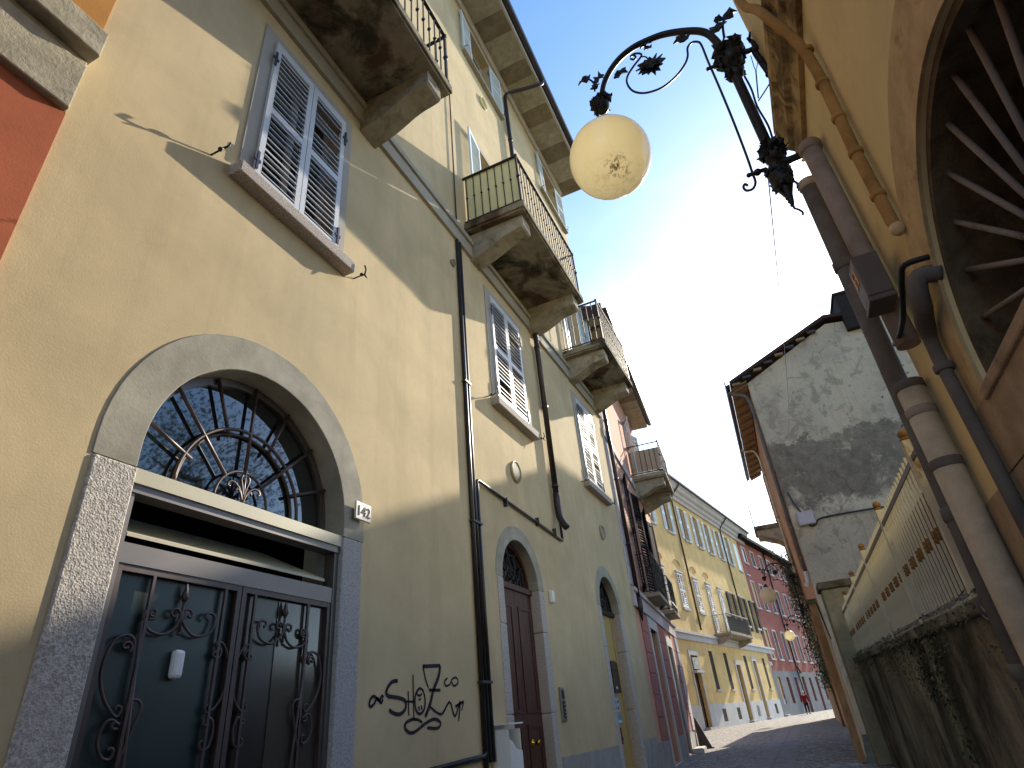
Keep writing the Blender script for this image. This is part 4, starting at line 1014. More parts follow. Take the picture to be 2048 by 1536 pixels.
xs = sorted([(w_[0] - .22, w_[1] + .22) for w_ in low if w_[2] < 1]); x = BS
for x0, x1 in xs + [(BE, BE)]:
    if x0 - x > .1: MB().box(x, x0, -.05, .003, 0, 1.3).build('plinth', 'pale_trim', HB)
    x = x1
sb_ = MB(); sb_.box(BS, BE, -.1, .002, 4.85, 5.2); sb_.box(BS, BE, -.2, .002, 5.203, 5.36); sb_.build('string_course', 'pale_trim', HB)
bb = balcony(HB, 6.6, 12.5, 5.42, 1.2, .14, 1.2, None, True, 'corbel', 'corbel', .2)
MB().box(6.75, 12.35, -1.12, -1.105, 5.66, 6.62).build('balcony_screen', 'shutter_dark', bb)
MB().box(6.7, 12.4, -1.2, -1.1, 6.78, 6.83).build('hand_rail', 'pale_trim', bb)
for s_ in (3.55, 15.6):
    dd = FB.empty('downpipe', s_, .1); tag(dd, 'thin dark rainwater pipe crossing the ochre house, %s' % ('left of its second tall window' if s_ < 9 else 'right of its balcony'), 'downpipe', 'rainwater pipes on the ochre house')
    MB().tube(smooth([(.3, -.75, BT + 1.0), (.25, -.6, BT + .75), (.05, -.1, BT + .15), (0, 0, BT - .4)], 3) + [Vector((0, 0, 5.6))], .06, 8).build('pipe', 'brown_pipe', dd)
    for z in (13, 10, 7): MB().lathe([(.07, 0), (.075, .01), (.075, .06), (.07, .07)], (0, 0, z), (0, 0, 1), 8).build('clamp', 'brown_pipe', dd)

# ------------------------------------------------------------------ red house at the bend
HC = FC.empty('brick_red_house'); tag(HC, 'brick red house with pale window frames at the far bend of the street', 'house')
CE, CT = 30, 15.0
cw = [(c - .5, c + .5, z0, z1) for c in (1.6, 4.4, 7.4, 10.4, 13.4, 16.4, 19.4, 22.4) for z0, z1 in ((4.5, 6.9), (8.8, 11.1), (12.9, 14.3))]
cl_ = [(c - .5, c + .5, .9, 3.0) for c in (1.5, 4.6, 7.5, 13.5, 19.5)] + [(10, 11.1, .02, 3.1), (16, 17.1, .02, 3.1)]
MB().plate([(0, 0), (CE, 0), (CE, CT), (0, CT)], [rect(*w_) for w_ in cw + cl_], 0, .35, False).build('wall', 'farred', HC)
MB().box(0, CE, 1.6, 1.7, 0, CT).build('dark_back_panel', 'dark_room', HC)
MB().prism_x([(-.7, CT), (-.7, CT + .3), (6, CT + 2.4), (6, CT)], -.1, CE).build('roof', 'shutter_dark', HC)
for (x0, x1, z0, z1) in cw:
    w0 = dark_window(HC, x0, x1, z0, z1, .14, 'glass_far', 'pale_trim'); surround(w0, x0, x1, z0, z1, .15, .04, 'pale_trim'); MB().box(x0 - .2, x1 + .2, -.12, .02, z0 - .15, z0).build('window_sill', 'pale_trim', w0)
for (x0, x1, z0, z1) in cl_:
    dark_window(HC, x0, x1, z0, z1, .24, 'glass', 'shutter_dark', True, 'ground_floor_opening')
MB().plate([(0, 0), (CE, 0), (CE, 3.5), (0, 3.5)], [rect(*w_) for w_ in cl_], -.05, -.002, False).build('stone_base', 'farbase', HC)
dd = FC.empty('downpipe', 8.9, .12); tag(dd, 'dark rainwater pipe on the brick red house at the bend', 'downpipe')
MB().tube([(0, 0, CT), (0, 0, 4.2), (.9, -.02, 3.6), (1.1, 0, 3.4)], .08, 8).build('pipe', 'brown_pipe', dd); MB().tube([(0, 0, 4.4), (0, -.05, 1.2)], .06, 8).build('lower_pipe', 'brown_pipe', dd)

# ------------------------------------------------------------------ house with bare gable (right)
HG = FG.empty('gable_house'); tag(HG, 'tall old house on the right with a bare grey stained gable wall', 'house')
# local x = -along street away from camera is negative, local y inward
GZ = 11.35; GL = 11.0
gw = [(-3.2, -2.3, 5.2, 7.2), (-7, -6.1, 5.2, 7.2), (-10.6, -9.7, 8.6, 10.6), (-3.2, -2.3, 1.4, 3.2), (-8.2, -7.0, .02, 2.9)]
MB().plate([(-GL, 0), (0, 0), (0, GZ), (-GL, GZ)], [rect(*w_) for w_ in gw], 0, .35, False).build('facade_wall', 'copper', HG)
for q in gw: dark_window(HG, *q, .2, 'glass_far', 'shutter_dark')
ridge_y = 3.05; RZ = 13.25
# gable wall as a thick plate in the plane across the street: build in y,z and extrude along x
gprof = [(0.001, 0), (9.5, 0), (9.5, GZ + .8), (ridge_y + .2, RZ - .12), (0.001, GZ + .18)]
gm = MB().prism_x(gprof, 0.0, .4).build('gable_wall', 'gable', HG)
# roof: two slopes with overhang
def slope_z(y): return GZ + .22 + (y + .6) * (RZ - GZ - .22) / (ridge_y + .8)
rr_ = MB(); rr_.prism_x([(-.62, slope_z(-.62)), (-.62, slope_z(-.62) + .14), (ridge_y + .2, RZ + .16), (10, GZ + 1.0), (10, GZ + .86), (ridge_y + .2, RZ + .02)], -GL - .2, .62)
rr_ = rr_.build('roof', 'roof_dark', HG)
for k in range(8):
    yy = -.55 + k * .44; z_ = slope_z(yy)
    MB().box(.46, .60, yy, yy + .30, z_ - .10, z_ - .01).build('verge_tile', 'brown_pipe' if k % 2 else 'rafter', rr_)
x = .35
while x > -GL:
    MB().quadbox([(x - .40, -.6, GZ + .10), (x, -.6, GZ + .10), (x, -.01, GZ + .30), (x - .40, -.01, GZ + .30), (x - .40, -.6, GZ + .15), (x, -.6, GZ + .15), (x, -.01, GZ + .35), (x - .40, -.01, GZ + .35)]).build('soffit_board', 'soffit_tile', rr_); x -= .415
x = .2
while x > -GL:
    MB().quadbox([(x - .08, -.58, GZ + .02), (x, -.58, GZ + .02), (x, .0, GZ + .20), (x - .08, .0, GZ + .20), (x - .08, -.58, GZ + .095), (x, -.58, GZ + .095), (x, .0, GZ + .295), (x - .08, .0, GZ + .295)]).build('rafter_end', 'rafter', rr_); x -= .83
MB().prism_x([(-.64, GZ + .16), (-.80, GZ + .12), (-.82, GZ + .34), (-.78, GZ + .35), (-.77, GZ + .17), (-.64, GZ + .2)], -GL - .2, .7).build('gutter', 'zinc', rr_)
chm = MB(); chm.box(-.9, .65, 3.85, 4.6, RZ - .7, RZ + .8); chm.box(-.95, .70, 3.80, 4.65, RZ + .8, RZ + .9)
chm.build('chimney', 'chimney_dark', rr_)
MB().box(-GL, 0, 9.4, 9.5, 0, GZ).build('back_wall', 'copper', HG)
MB().box(-GL, -GL + .3, .36, 9.4, 0, GZ).build('far_end_wall', 'copper', HG)
gb = balcony(HG, -10.95, -9.2, 8.4, 1.17, .16, 1.15, 'diamond', True, 'slab', 'corbel', .18, 'balcony', .35, .7)
dg_ = FG.empty('downpipe', .12, .09); tag(dg_, 'grey rainwater pipe running down the corner of the gable house', 'downpipe')
MB().tube(smooth([(.05, -.62, GZ + .12), (.05, -.5, GZ - .02), (.02, -.1, GZ - .2), (0, 0, GZ - .6)], 3) + [Vector((0, 0, 8)), Vector((0, 0, 4.5))], .065, 10).build('pipe', 'grey_pipe', dg_)
MB().tube(smooth([(0, 0, 4.6), (0, 0, 4.35), (.06, -.05, 4.22), (.14, -.1, 4.18)], 3), .07, 10).build('pipe_shoe', 'pale_trim', dg_)
for z in (10, 8, 6, 5): MB().lathe([(.072, 0), (.08, .01), (.08, .05), (.072, .06)], (0, 0, z), (0, 0, 1), 10).build('clamp', 'rust', dg_)
dh = FG.empty('downpipe', -6.2, .09); tag(dh, 'thin pale rainwater pipe under the wooden eaves of the gable house', 'downpipe')
MB().tube(smooth([(0, -.62, GZ + .1), (0, -.5, GZ - .05), (0, -.15, GZ - .1), (0, 0, GZ - .5)], 3) + [Vector((0, 0, 3.0))], .05, 8).build('pipe', 'cream_pipe', dh)
for z in (10, 8, 6, 5): MB().lathe([(.056, 0), (.065, .01), (.065, .05), (.056, .06)], (0, 0, z), (0, 0, 1), 8).build('clamp', 'rust', dh)
# wall box and cable on the gable: world placement on the plane just in front of the gable wall
def on_gable(px, py, off=.02): return on_y(px, py, 21.98 - off)
eb = bpy.data.objects.new('wall_box', None); COL.objects.link(eb); pz = on_gable(1612, 1037); eb.location = pz; tag(eb, 'pale grey electrical box on the grey gable wall', 'box')
MB().box(-.25, .25, -.12, .0, -.22, .22).build('casing', 'quoin', eb, .02); MB().box(-.22, .22, -.135, -.12, -.19, .19).build('lid', 'quoin', eb)
cb = MB(); pts = [on_gable(*p) for p in ((1575, 985), (1590, 1010), (1603, 1025))]
cb.tube(smooth(pts, 4), .025, 6); pts = [on_gable(*p) for p in ((1617, 1045), (1622, 1052), (1632, 1048), (1640, 1037), (1680, 1028), (1740, 1018), (1790, 1010))]
cb.tube(smooth(pts, 4), .03, 6)
o = cb.build('wall_cable', 'black_plastic'); tag(o, 'black cable running across the grey gable wall from the electrical box', 'cable')

# next house along on the right
FN = Frame((.17, 33.45), -.5, 'R'); HN = FN.empty('brown_house'); tag(HN, 'shaded brown house beyond the gable house on the right', 'house')
nw = [(-c - .5, -c + .5, z0, z0 + 2) for c in (2, 4.6, 7.4) for z0 in (1.2, 4.2)]
MB().plate([(-10, 0), (-.02, 0), (-.02, 6.6), (-10, 6.6)], [rect(*w_) for w_ in nw], 0, .35, False).build('wall', 'rlow', HN)
MB().box(-10, -.02, 3.4, 3.5, 0, 6.6).build('back_wall', 'rlow', HN); MB().box(-.3, -.02, .36, 3.4, 0, 6.6).build('end_wall', 'rlow', HN)
MB().prism_x([(-.35, 6.6), (-.35, 6.74), (2, 7.4), (3.6, 6.9), (3.6, 6.6)], -10.1, .0).build('roof', 'tile', HN)
for q in nw: dark_window(HN, *q, .2, 'glass', 'shutter_dark')

# ------------------------------------------------------------------ garden wall with railing (right)
FW = Frame((.882, 3.22), -1.78, 'R')
HW = FW.empty('garden_wall'); tag(HW, 'mossy dark garden wall below the cream railing on the right', 'wall')
WL = 8.9
wm = MB(); nseg = 36; import_z = lambda s: 1.27 + .02 * s
for k in range(nseg):
    pass
wm.plate([(-WL, 0), (-.02, 0), (-.02, 1.24), (-WL, 1.42)], (), 0, .35).build('wall', 'mossy', HW)
cpb = MB()
x = -.02; 
while x > -WL + .1:
    L = min(random.uniform(.9, 1.3), x + WL); zc = 1.24 + .18 * (-x / WL); zd = 1.24 + .18 * ((-x + L) / WL)
    MB().quadbox([(x - L + .006, -.05, zd + .002), (x - .006, -.05, zc + .002), (x - .006, .38, zc + .002), (x - L + .006, .38, zd + .002), (x - L + .006, -.05, zd + .08), (x - .006, -.05, zc + .08), (x - .006, .38, zc + .08), (x - L + .006, .38, zd + .08)]).build('coping_stone', 'mossy', HW, .015); x -= L
# moss and ivy hanging from the coping
iv = MB()
def leafq(b, c, r, nrm):
    n_ = Vector(nrm).normalized(); u = n_.orthogonal().normalized(); a_ = random.uniform(0, 6.28); w_ = n_.cross(u)
    e1 = (u * math.cos(a_) + w_ * math.sin(a_)) * r; e2 = (w_ * math.cos(a_) - u * math.sin(a_)) * r * .6; c = Vector(c); k = len(b.v)
    b.v += [tuple(c - e1), tuple(c + e2 - e1 * .1), tuple(c + e1), tuple(c - e2 - e1 * .1)]; b.f.append([k, k + 1, k + 2, k + 3]); b.sm.append(False)
clumps = [(-random.uniform(.3, WL), random.random()) for _ in range(46)]
for s0, q in clumps:
    dn = .10 + .25 * q * q
    for k in range(46):
        leafq(iv, (s0 + random.gauss(0, .12), -.055 - random.random() * .03, 1.31 - .02 * s0 - abs(random.gauss(0, dn))), random.uniform(.006, .015), (random.gauss(0, .5), -1, random.gauss(.2, .5)))
for s0, w0, L in ((-2.4, .12, .95), (-3.0, .14, .5)):
    for k in range(380):
        tq = random.random(); leafq(iv, (s0 + random.gauss(0, w0) * (1 - .4 * tq), -.012 - random.random() * .06, 1.30 - .02 * s0 - tq * L), random.uniform(.009, .022), (random.gauss(0, .5), -1, random.gauss(.2, .5)))
for k in range(420):
    s_ = -random.uniform(.4, WL); leafq(iv, (s_, random.uniform(-.07, .03), 1.335 - .02 * s_ + random.random() * .03), random.uniform(.008, .02), (random.gauss(0, .4), -.5, 1))
o = iv.build('ivy', 'ivy'); FW.place(o); o['kind'] = 'stuff'; o['label'] = 'dark moss and ivy hanging over the coping of the garden wall'
# railing
RL = FW.empty('iron_railing', 0, -.035, 0); tag(RL, 'rusty cream painted iron railing with ball topped posts on the garden wall', 'railing')
def rz0(s): return 1.325 + .02 * (-s)
RT = 2.17
bm_ = MB(); bm_.box(-.0075, .0075, -.0075, .0075, 0, 1); bar_me = meshmat(bm_, 'railing_bar', 'fence')
kn_ = MB(); kn_.lathe([(.009, -.04), (.017, -.028), (.009, -.012), (.02, 0), (.009, .012), (.017, .028), (.009, .04)], (0, 0, 0), (0, 0, 1), 8); kn_me = meshmat(kn_, 'bar_knot', 'rust')
s_ = -.12; k = 0
while s_ > -WL + .1:
    z0 = rz0(s_)
    if k % 16 == 8:
        p_ = MB(); p_.box(s_ - .028, s_ + .028, -.028, .028, z0 - .02, RT + .12)
        p_ = p_.build('post', 'fence', RL); MB().ball((s_, 0, RT + .165), .032, 12, 8).lathe([(.026, -.05), (.034, -.04), (.018, -.025)], (s_, 0, RT + .17), (0, 0, 1), 10).build('ball_finial', 'rust', p_)
    else:
        o = inst(bar_me, 'railing_bar', RL, (s_, 0, z0 - .02), (0, 0, 0), (1, 1, RT + .1 - z0))
        if k % 3: inst(kn_me, 'bar_knot', o, (0, 0, .46), (0, 0, 0), (1, 1, 1 / (RT + .1 - z0)))
    s_ -= .104; k += 1
MB().box(-WL + .1, -.03, -.018, -.0095, RT - .02, RT + .015).build('top_rail', 'brown_iron', RL)
MB().quadbox([(-WL + .1, -.012, rz0(-WL) + .03), (-.03, -.012, rz0(0) + .03), (-.03, -.0095, rz0(0) + .03), (-WL + .1, -.0095, rz0(-WL) + .03), (-WL + .1, -.012, rz0(-WL) + .055), (-.03, -.012, rz0(0) + .055), (-.03, -.0095, rz0(0) + .055), (-WL + .1, -.0095, rz0(-WL) + .055)]).build('bottom_rail', 'brown_iron', RL)
# added sheet; its dark colour stands in for the darkness between the bars
MB().box(-WL + .1, -.03, .07, .075, rz0(0) + .1, RT - .1).build('dark_gap_sheet', 'dark_sheet', RL)
# gate pillar and orange side wall at the far end
gpz = FW.empty('gate_pillar', -WL - .3, .16); tag(gpz, 'pale rendered pillar with flat cap at the end of the railing', 'pillar')
MB().box(-.25, .25, -.02, .42, 0, 2.6).build('shaft', 'pale_pillar', gpz, .02); MB().box(-.3, .3, -.06, .52, 2.6, 2.72).build('cap', 'dirty_stone', gpz, .015)
ow = MB(); ow.v = []
P0, P1 = Vector((.17, 13.0, 0)), Vector((.46, 21.9, 0))
ow.quadbox([tuple(P0), tuple(P0 + Vector((.12, 0, 0))), tuple(P1 + Vector((.12, 0, 0))), tuple(P1)] + [tuple(p + Vector((0, 0, 2.5))) for p in (P0, P0 + Vector((.12, 0, 0)), P1 + Vector((.12, 0, 0)), P1)])
ob = bpy.data.objects.new('side_wall', None); COL.objects.link(ob); tag(ob, 'weathered orange brown side wall between the pillar and the gable house', 'wall')
ow.build('wall', 'copper', ob); 
q = MB(); q.quadbox([tuple(p + Vector((dx, dy, dz))) for dz in (2.5, 2.58) for p, dx, dy in ((P0, -.04, -.04), (P0, .15, -.04), (P1, .15, 0), (P1, -.04, 0))]); q.build('coping', 'dirty_stone', ob)

# ------------------------------------------------------------------ yellow house on the right edge
HY = FR.empty('yellow_corner_house'); tag(HY, 'old yellow house with a barred half round window at the right edge', 'house')
LC, LR, LZ = -1.72, .80, 1.87
MB().plate([(-3.19, 0), (6, 0), (6, 8.5), (-3.19, 8.5)], [arch(LC, LR, LZ, LZ, 36)], 0, .45, False).build('wall', 'ryellow', HY)
MB().box(-3.19, -2.9, .451, 7, 0, 8.5).build('end_wall', 'ryellow', HY)
MB().plate(ring(LC, LR - .001, LR + .24, LZ, 36), (), -.012, .002).build('arch_band', 'rband', HY)
MB().plate(ring(LC, LR - .035, LR - .0015, LZ, 36), (), .02, .44).build('arch_reveal', 'dirty_stone', HY)
MB().box(LC - LR - .26, LC + LR + .26, -.016, .003, LZ - .26, LZ - .004).build('sill_band', 'rlow', HY)
MB().box(LC - LR, LC + LR, -.03, .42, LZ - .03, LZ + .02).build('window_sill', 'rlow', HY, .01)
MB().box(-3.185, 6, -.014, .003, 0, LZ - .265).build('lower_wall', 'rlow', HY)
gv = MB(); gv.plate(ring(LC, .09, .13, LZ + .02, 20), (), .06, .09)
gv = gv.build('window_grille', 'bar_grey', HY)
for k in range(0, 13):
    a_ = math.pi * (k + .3) / 12.6
    MB().tube([(LC - r * math.cos(a_), (.075), LZ + .02 + r * math.sin(a_)) for r in (.12, LR - .005)], .0105, 8).build('grille_bar', 'bar_grey', gv)
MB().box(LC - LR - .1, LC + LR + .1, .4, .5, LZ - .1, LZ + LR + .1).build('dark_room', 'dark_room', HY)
MB().prism_x([(0.002, 3.93), (-.03, 3.93), (-.045, 3.99), (-.045, 4.04), (-.075, 4.07), (-.085, 4.16), (-.11, 4.20), (-.11, 4.27), (.002, 4.31)], -3.27, 6).build('string_course', 'rmould', HY)
MB().prism_x([(-.5, 8.5), (-.5, 8.65), (6, 10.5), (6, 8.5)], -3.4, 6).build('roof', 'tile', HY)
# pipes at the corner
def vpipe(name, label, s, d, z0, z1, r, mat, joints=(), extra=None):
    e = FR.empty(name, s, d); tag(e, label, 'pipe')
    MB().tube([(0, 0, z0), (0, 0, z1)], r, 18).build('pipe', mat, e)
    for z in joints: MB().lathe([(r + .001, 0), (r + .008, .006), (r + .008, .055), (r + .001, .062)], (0, 0, z), (0, 0, 1), 18).build('joint_ring', mat, e)
    return e
e1 = vpipe('rainwater_pipe', 'fat taupe pipe rising to the stone moulding at the yellow corner', -2.86, .07, 2.30, 3.62, .05, 'taupe_pipe')
MB().lathe([(.05, 0), (.06, .01), (.064, .045), (.055, .065), (.03, .07)], (0, 0, 3.60), (0, 0, 1), 18).build('collar', 'taupe_pipe', e1)
e2 = vpipe('rainwater_pipe', 'dark grey pipe with open rim nearest the sky at the yellow corner', -3.40, .09, .02, 3.62, .05, 'grey_pipe', (.95, 1.6, 3.0))
MB().lathe([(.05, 0), (.058, .01), (.058, .05), (.045, .05), (.043, .01)], (0, 0, 3.60), (0, 0, 1), 18).build('rim', 'cream_pipe', e2)
e2.rotation_euler.rotate_axis('Y', R_(4.2))
e3 = vpipe('rainwater_pipe', 'cream painted lower drain pipe with grey straps beside the railing', -3.13, .075, .02, 2.22, .062, 'cream_pipe')
for z, m_ in ((2.24, 'grey_pipe'), (2.10, 'taupe_pipe'), (1.84, 'grey_pipe')): MB().lathe([(.063, 0), (.067, .004), (.067, .04), (.063, .044)], (0, 0, z - .05), (0, 0, 1), 18).build('strap', m_, e3)
e4 = FR.empty('gas_pipe', -2.66, .05); tag(e4, 'black bent service pipe coming out of the yellow wall', 'pipe')
MB().tube(smooth([(.27, .06, 2.34), (.27, -.01, 2.35), (.245, -.03, 2.30), (.19, -.025, 2.26), (.08, -.01, 2.24), (.02, 0, 2.20), (0, 0, 2.12)], 4) + [Vector((0, 0, .02))], [.036] * 18 + [.034, .032, .028, .027, .026, .026, .026, .026], 12).build('pipe', 'grey_pipe', e4)
MB().tube(smooth([(.31, .05, 2.40), (.29, -.04, 2.41), (.22, -.05, 2.40), (.10, -.05, 2.36), (-.02, -.05, 2.33), (-.2, -.05, 2.34), (-.28, -.05, 2.36)], 4), .012, 10).build('hose', 'dark_iron', e4)
MB().lathe([(.031, 0), (.037, .005), (.037, .03), (.031, .035)], (0, 0, 2.05), (0, 0, 1), 14).build('joint_ring', 'grey_pipe', e4)
e5 = FR.empty('clay_pipe', -2.40, .04); tag(e5, 'jointed ochre clay pipe curving down the yellow wall', 'pipe')
MB().tube(smooth([(-.3, -.06, 4.95), (-.16, -.08, 4.62), (.02, -.09, 4.3), (.11, -.085, 4.05), (.10, -.03, 3.85), (.07, 0, 3.6), (0, 0, 3.1)], 4) + [Vector((-.02, 0, 2.66)), Vector((-.02, .01, 2.62))], .025, 12).build('pipe', 'clay_pipe', e5)
for z, x in ((3.72, .085), (3.5, .055), (3.28, .025), (3.06, 0), (2.80, -.015)): MB().lathe([(.026, 0), (.032, .005), (.032, .025), (.026, .03)], (x, 0, z), (0, 0, 1), 14).build('joint_ring', 'clay_pipe', e5)
MB().lathe([(.012, 0), (.03, .02), (.028, .05)], (-.02, .005, 2.59), (0, 0, 1), 10).build('mortar_end', 'rband', e5)
mb_ = FR.empty('meter_box', -2.74, .13, 2.60); tag(mb_, 'brown meter box with an orange sticker reading 44 18', 'meter box')
MB().box(-.075, .075, -.05, .06, -.11, .12).build('casing', 'box_brown', mb_, .008); MB().box(-.078, .078, -.055, .06, -.14, -.112).build('base', 'box_brown', mb_, .006)
stk = MB().box(-.04, .04, -.0525, -.05, -.005, .075).build('sticker', 'sticker', mb_)
for tx, zz in (('44', .054), ('18', .015)): inst(text_mesh(tx, .042, .0005, 'numerals', 'ink'), 'numerals', stk, (0, -.0535, zz), (R_(90), 0, 0))
e6 = FR.empty('vent_pipe', -3.62, .02, 1.18); tag(e6, 'short silvery corrugated pipe end lying on the garden wall', 'pipe')
MB().tube([(0, -.02, .06), (.34, -.05, .10)], .055, 16).build('pipe', 'pale_trim', e6)
for x in (.08, .2, .3): MB().lathe([(.056, 0), (.063, .004), (.063, .018), (.056, .022)], (x, -.027 - .1 * x * .8, .062 + .1 * x), (1, -.09, .12), 16).build('band', 'zinc', e6)

# ------------------------------------------------------------------ street lamps
LY = 3.14
def LP(px, py, z8=3.572, ox=1100, oy=0, dy=0):
    p = on_y(ox + px / z8, oy + py / z8, LY); return (p.x - .67, dy, p.z - 3.0)
def jag_leaf(b, c, u, v, size, n=9, thick=.006, seed=0, depth=.25):
    """flat serrated leaf in the plane of u,v, slightly cupped"""
    rnd = random.Random(seed); c = Vector(c); u = Vector(u).normalized(); v = Vector(v).normalized(); nn = u.cross(v)
    pts = []
    for k in range(n * 2):
        a_ = 2 * math.pi * k / (n * 2); r = size * (1 if k % 2 == 0 else .66) * rnd.uniform(.85, 1.1)
        pts.append(c + (u * math.cos(a_) + v * math.sin(a_)) * r + nn * (depth * size * rnd.uniform(-.3, 1)))
    k0 = len(b.v)
    for off in (-thick, thick):
        b.v.append(tuple(c + nn * off)); b.v += [tuple(p + nn * off) for p in pts]
    N = n * 2
    for k in range(N):
        j = (k + 1) % N
        b.f.append([k0, k0 + 1 + k, k0 + 1 + j]); b.f.append([k0 + N + 1, k0 + N + 2 + j, k0 + N + 2 + k]); b.f.append([k0 + 1 + k, k0 + N + 2 + k, k0 + N + 2 + j, k0 + 1 + j]); b.sm += [False] * 3
def make_lamp():
    root = bpy.data.objects.new('street_lamp', None); COL.objects.link(root)
    rnd = random.Random(3)
    arm = smooth([LP(*p) for p in ((365, 790), (368, 700), (385, 600), (430, 505), (500, 415), (590, 342), (680, 296), (800, 250), (920, 228), (1050, 222), (1130, 244), (1190, 300), (1240, 360))], 4)
    MB().tube(arm, [.020 + .010 * (i / len(arm)) for i in range(len(arm))], 10).build('arm', 'dark_iron', root)
    MB().tube([LP(1250, 380), LP(1340, 570), LP(1550, 1030), LP(1620, 1200)], [.036, .034, .034, .036], 10).build('pole', 'dark_iron', root)
    scp = [(575, 420), (600, 425), (612, 405), (590, 392), (575, 405), (600, 385), (640, 382), (652, 402), (600, 470), (556, 540), (550, 592), (592, 650), (680, 664), (800, 625), (900, 545), (963, 460), (984, 400), (982, 345), (1008, 306), (1050, 298), (1082, 322), (1130, 440), (1200, 600), (1300, 840), (1400, 1100), (1448, 1240), (1468, 1300), (1450, 1348), (1405, 1362), (1382, 1338), (1392, 1316), (1412, 1326)]
    MB().tube(smooth([LP(*p) for p in scp], 4), .0085, 7).build('scroll_rod', 'dark_iron', root)
    ux, uz = (1, 0, 0), (0, 0, 1)
    fl = MB(); jag_leaf(fl, LP(722, 482, dy=-.01), ux, uz, .118, 13, .006, 5, .15); jag_leaf(fl, LP(722, 482, dy=-.03), ux, uz, .075, 9, .006, 8, .2); fl.build('flower', 'dark_iron', root)
    MB().tube(smooth([LP(650, 405), LP(690, 410), LP(722, 470)], 4), .006, 6).build('flower_stem', 'dark_iron', root)
    def collar(name, px, py, r, nleaf, prof=None):
        c = Vector(LP(px, py)); b = MB()
        b.lathe(prof or [(.03, -r), (r * .6, -r * .75), (r * .75, -r * .2), (r * .55, .1 * r), (r * .8, r * .4), (r * .5, r * .8), (.03, r)], c, (0, 0, 1), 14)
        for k in range(nleaf):
            a_ = 2 * math.pi * k / nleaf + rnd.random() * .5; dr = Vector((math.cos(a_), math.sin(a_), 0))
            p = c + dr * r * .62 + Vector((0, 0, rnd.uniform(-.5, .5) * r))
            jag_leaf(b, p, (dr * .5 + Vector((0, 0, 1))).normalized(), dr.cross(Vector((0, 0, 1))), r * rnd.uniform(.45, .62), 6, .005, rnd.randint(0, 99), .5)
        return b.build(name, 'dark_iron', root)
    collar('leaf_collar', 1285, 395, .115, 16); collar('leaf_collar', 1325, 505, .075, 8); collar('leaf_collar', 1590, 1085, .095, 14)
    collar('globe_cap', 366, 745, .085, 14)
    fb = MB(); c = Vector(LP(1655, 1285)); fb.lathe([(.03, .14), (.055, .1), (.07, .03), (.062, -.03), (.04, -.09), (.026, -.13), (.022, -.15), (.014, -.2), (.008, -.22)], c, (0, 0, 1), 14)
    for k in range(16):
        a_ = k * 2.4; jag_leaf(fb, c + Vector((math.cos(a_) * .07, math.sin(a_) * .07, rnd.uniform(-.09, .1))), (0, 0, 1), (-math.sin(a_), math.cos(a_), 0), .038, 5, .004, k, .5)
    cc = Vector(LP(1690, 1375)); fb.tube([cc + Vector((.022 * math.cos(q * .9) * (1 - q / 34), .022 * math.sin(q * .9) * (1 - q / 34), -q * .0045)) for q in range(30)], .008, 5)
    e_ = cc + Vector((0, 0, -.135)); fb.tube(smooth([e_, e_ + Vector((.02, 0, -.02)), e_ + Vector((.035, 0, -.05)), e_ + Vector((.03, 0, -.07))], 3), .007, 5)
    fb.build('finial', 'dark_iron', root)
    for a_, b_ in (((1240, 445), (1130, 492)), ((1545, 1208), (1420, 1252))):
        b = MB(); p, q = Vector(LP(*a_)), Vector(LP(*b_)); b.tube([p, q], .014, 7); m_ = p.lerp(q, .5); b.ball(m_, .024, 10, 6); b.ball(q, .016, 8, 5); b.build('rod_clip', 'dark_iron', root)
    lv = MB()
    for px, py, sz, an, sd in ((250, 575, .05, .2, 1), (350, 560, .045, 1.3, 2), (505, 525, .052, .5, 3), (425, 685, .028, .5, 4), (680, 315, .045, .5, 5), (945, 285, .055, .1, 6), (1190, 205, .06, 1.2, 7), (1275, 115, .055, 1.0, 8), (1200, 140, .03, 1.9, 9), (325, 620, .035, 1.2, 11), (700, 345, .03, .3, 12)):
        jag_leaf(lv, LP(px, py), (math.cos(an), 0, math.sin(an)), (-math.sin(an) * .8, .2, math.cos(an) * .8), sz * 1.25, 6, .005, sd, .4)
    lv.tube(smooth([LP(320, 650), LP(315, 600), LP(285, 570), LP(240, 550)], 3), .008, 6); lv.tube(smooth([LP(1245, 270), LP(1235, 200), LP(1240, 150), LP(1290, 90)], 3), .010, 6)
    lv.build('leaves', 'dark_iron', root)
    b = MB(); b.tube([LP(1330, 385), LP(1420, 365), Vector(LP(1500, 330)) + Vector((.04, 0, 0)), (.19, 0, LP(1500, 330)[2])], .02, 8); b.tube([LP(1640, 1165), LP(1720, 1140), (.19, 0, LP(1860, 1080)[2])], [.028, .024, .024], 8)
    b.build('wall_bracket', 'dark_iron', root)
    b = MB(); zt = LP(1510, 210)[2]; zb = LP(1780, 740)[2]
    b.tube(smooth([(.15, .02, zt), (.165, 0, zt - .12), (.15, 0, zt - .2), (.17, .0, zt - .45), (.165, .0, (zt + zb) / 2), (.175, 0, zb)], 4), [.010 + .014 * math.sin(math.pi * i / 20) for i in range(21)], 8)
    for k in range(6): jag_leaf(b, (.16, -.01, zt + (zb - zt) * (k + .3) / 6), (.3, 0, 1), (0, 1, 0), .035, 5, .005, 40 + k, .4)
    b.build('wall_mount', 'dark_iron', root)
    b = MB(); b.tube(smooth([LP(1390, 545), LP(1440, 640), LP(1480, 760), LP(1560, 900), LP(1600, 1030)], 4), .007, 6); b.tube(smooth([LP(1580, 580), LP(1530, 660), LP(1490, 720)], 4), .005, 5); b.tube(smooth([LP(1435, 400), LP(1470, 500), LP(1490, 400)], 5), .003, 5); b.tube([LP(1470, 500), LP(1488, 700)], .005, 5)
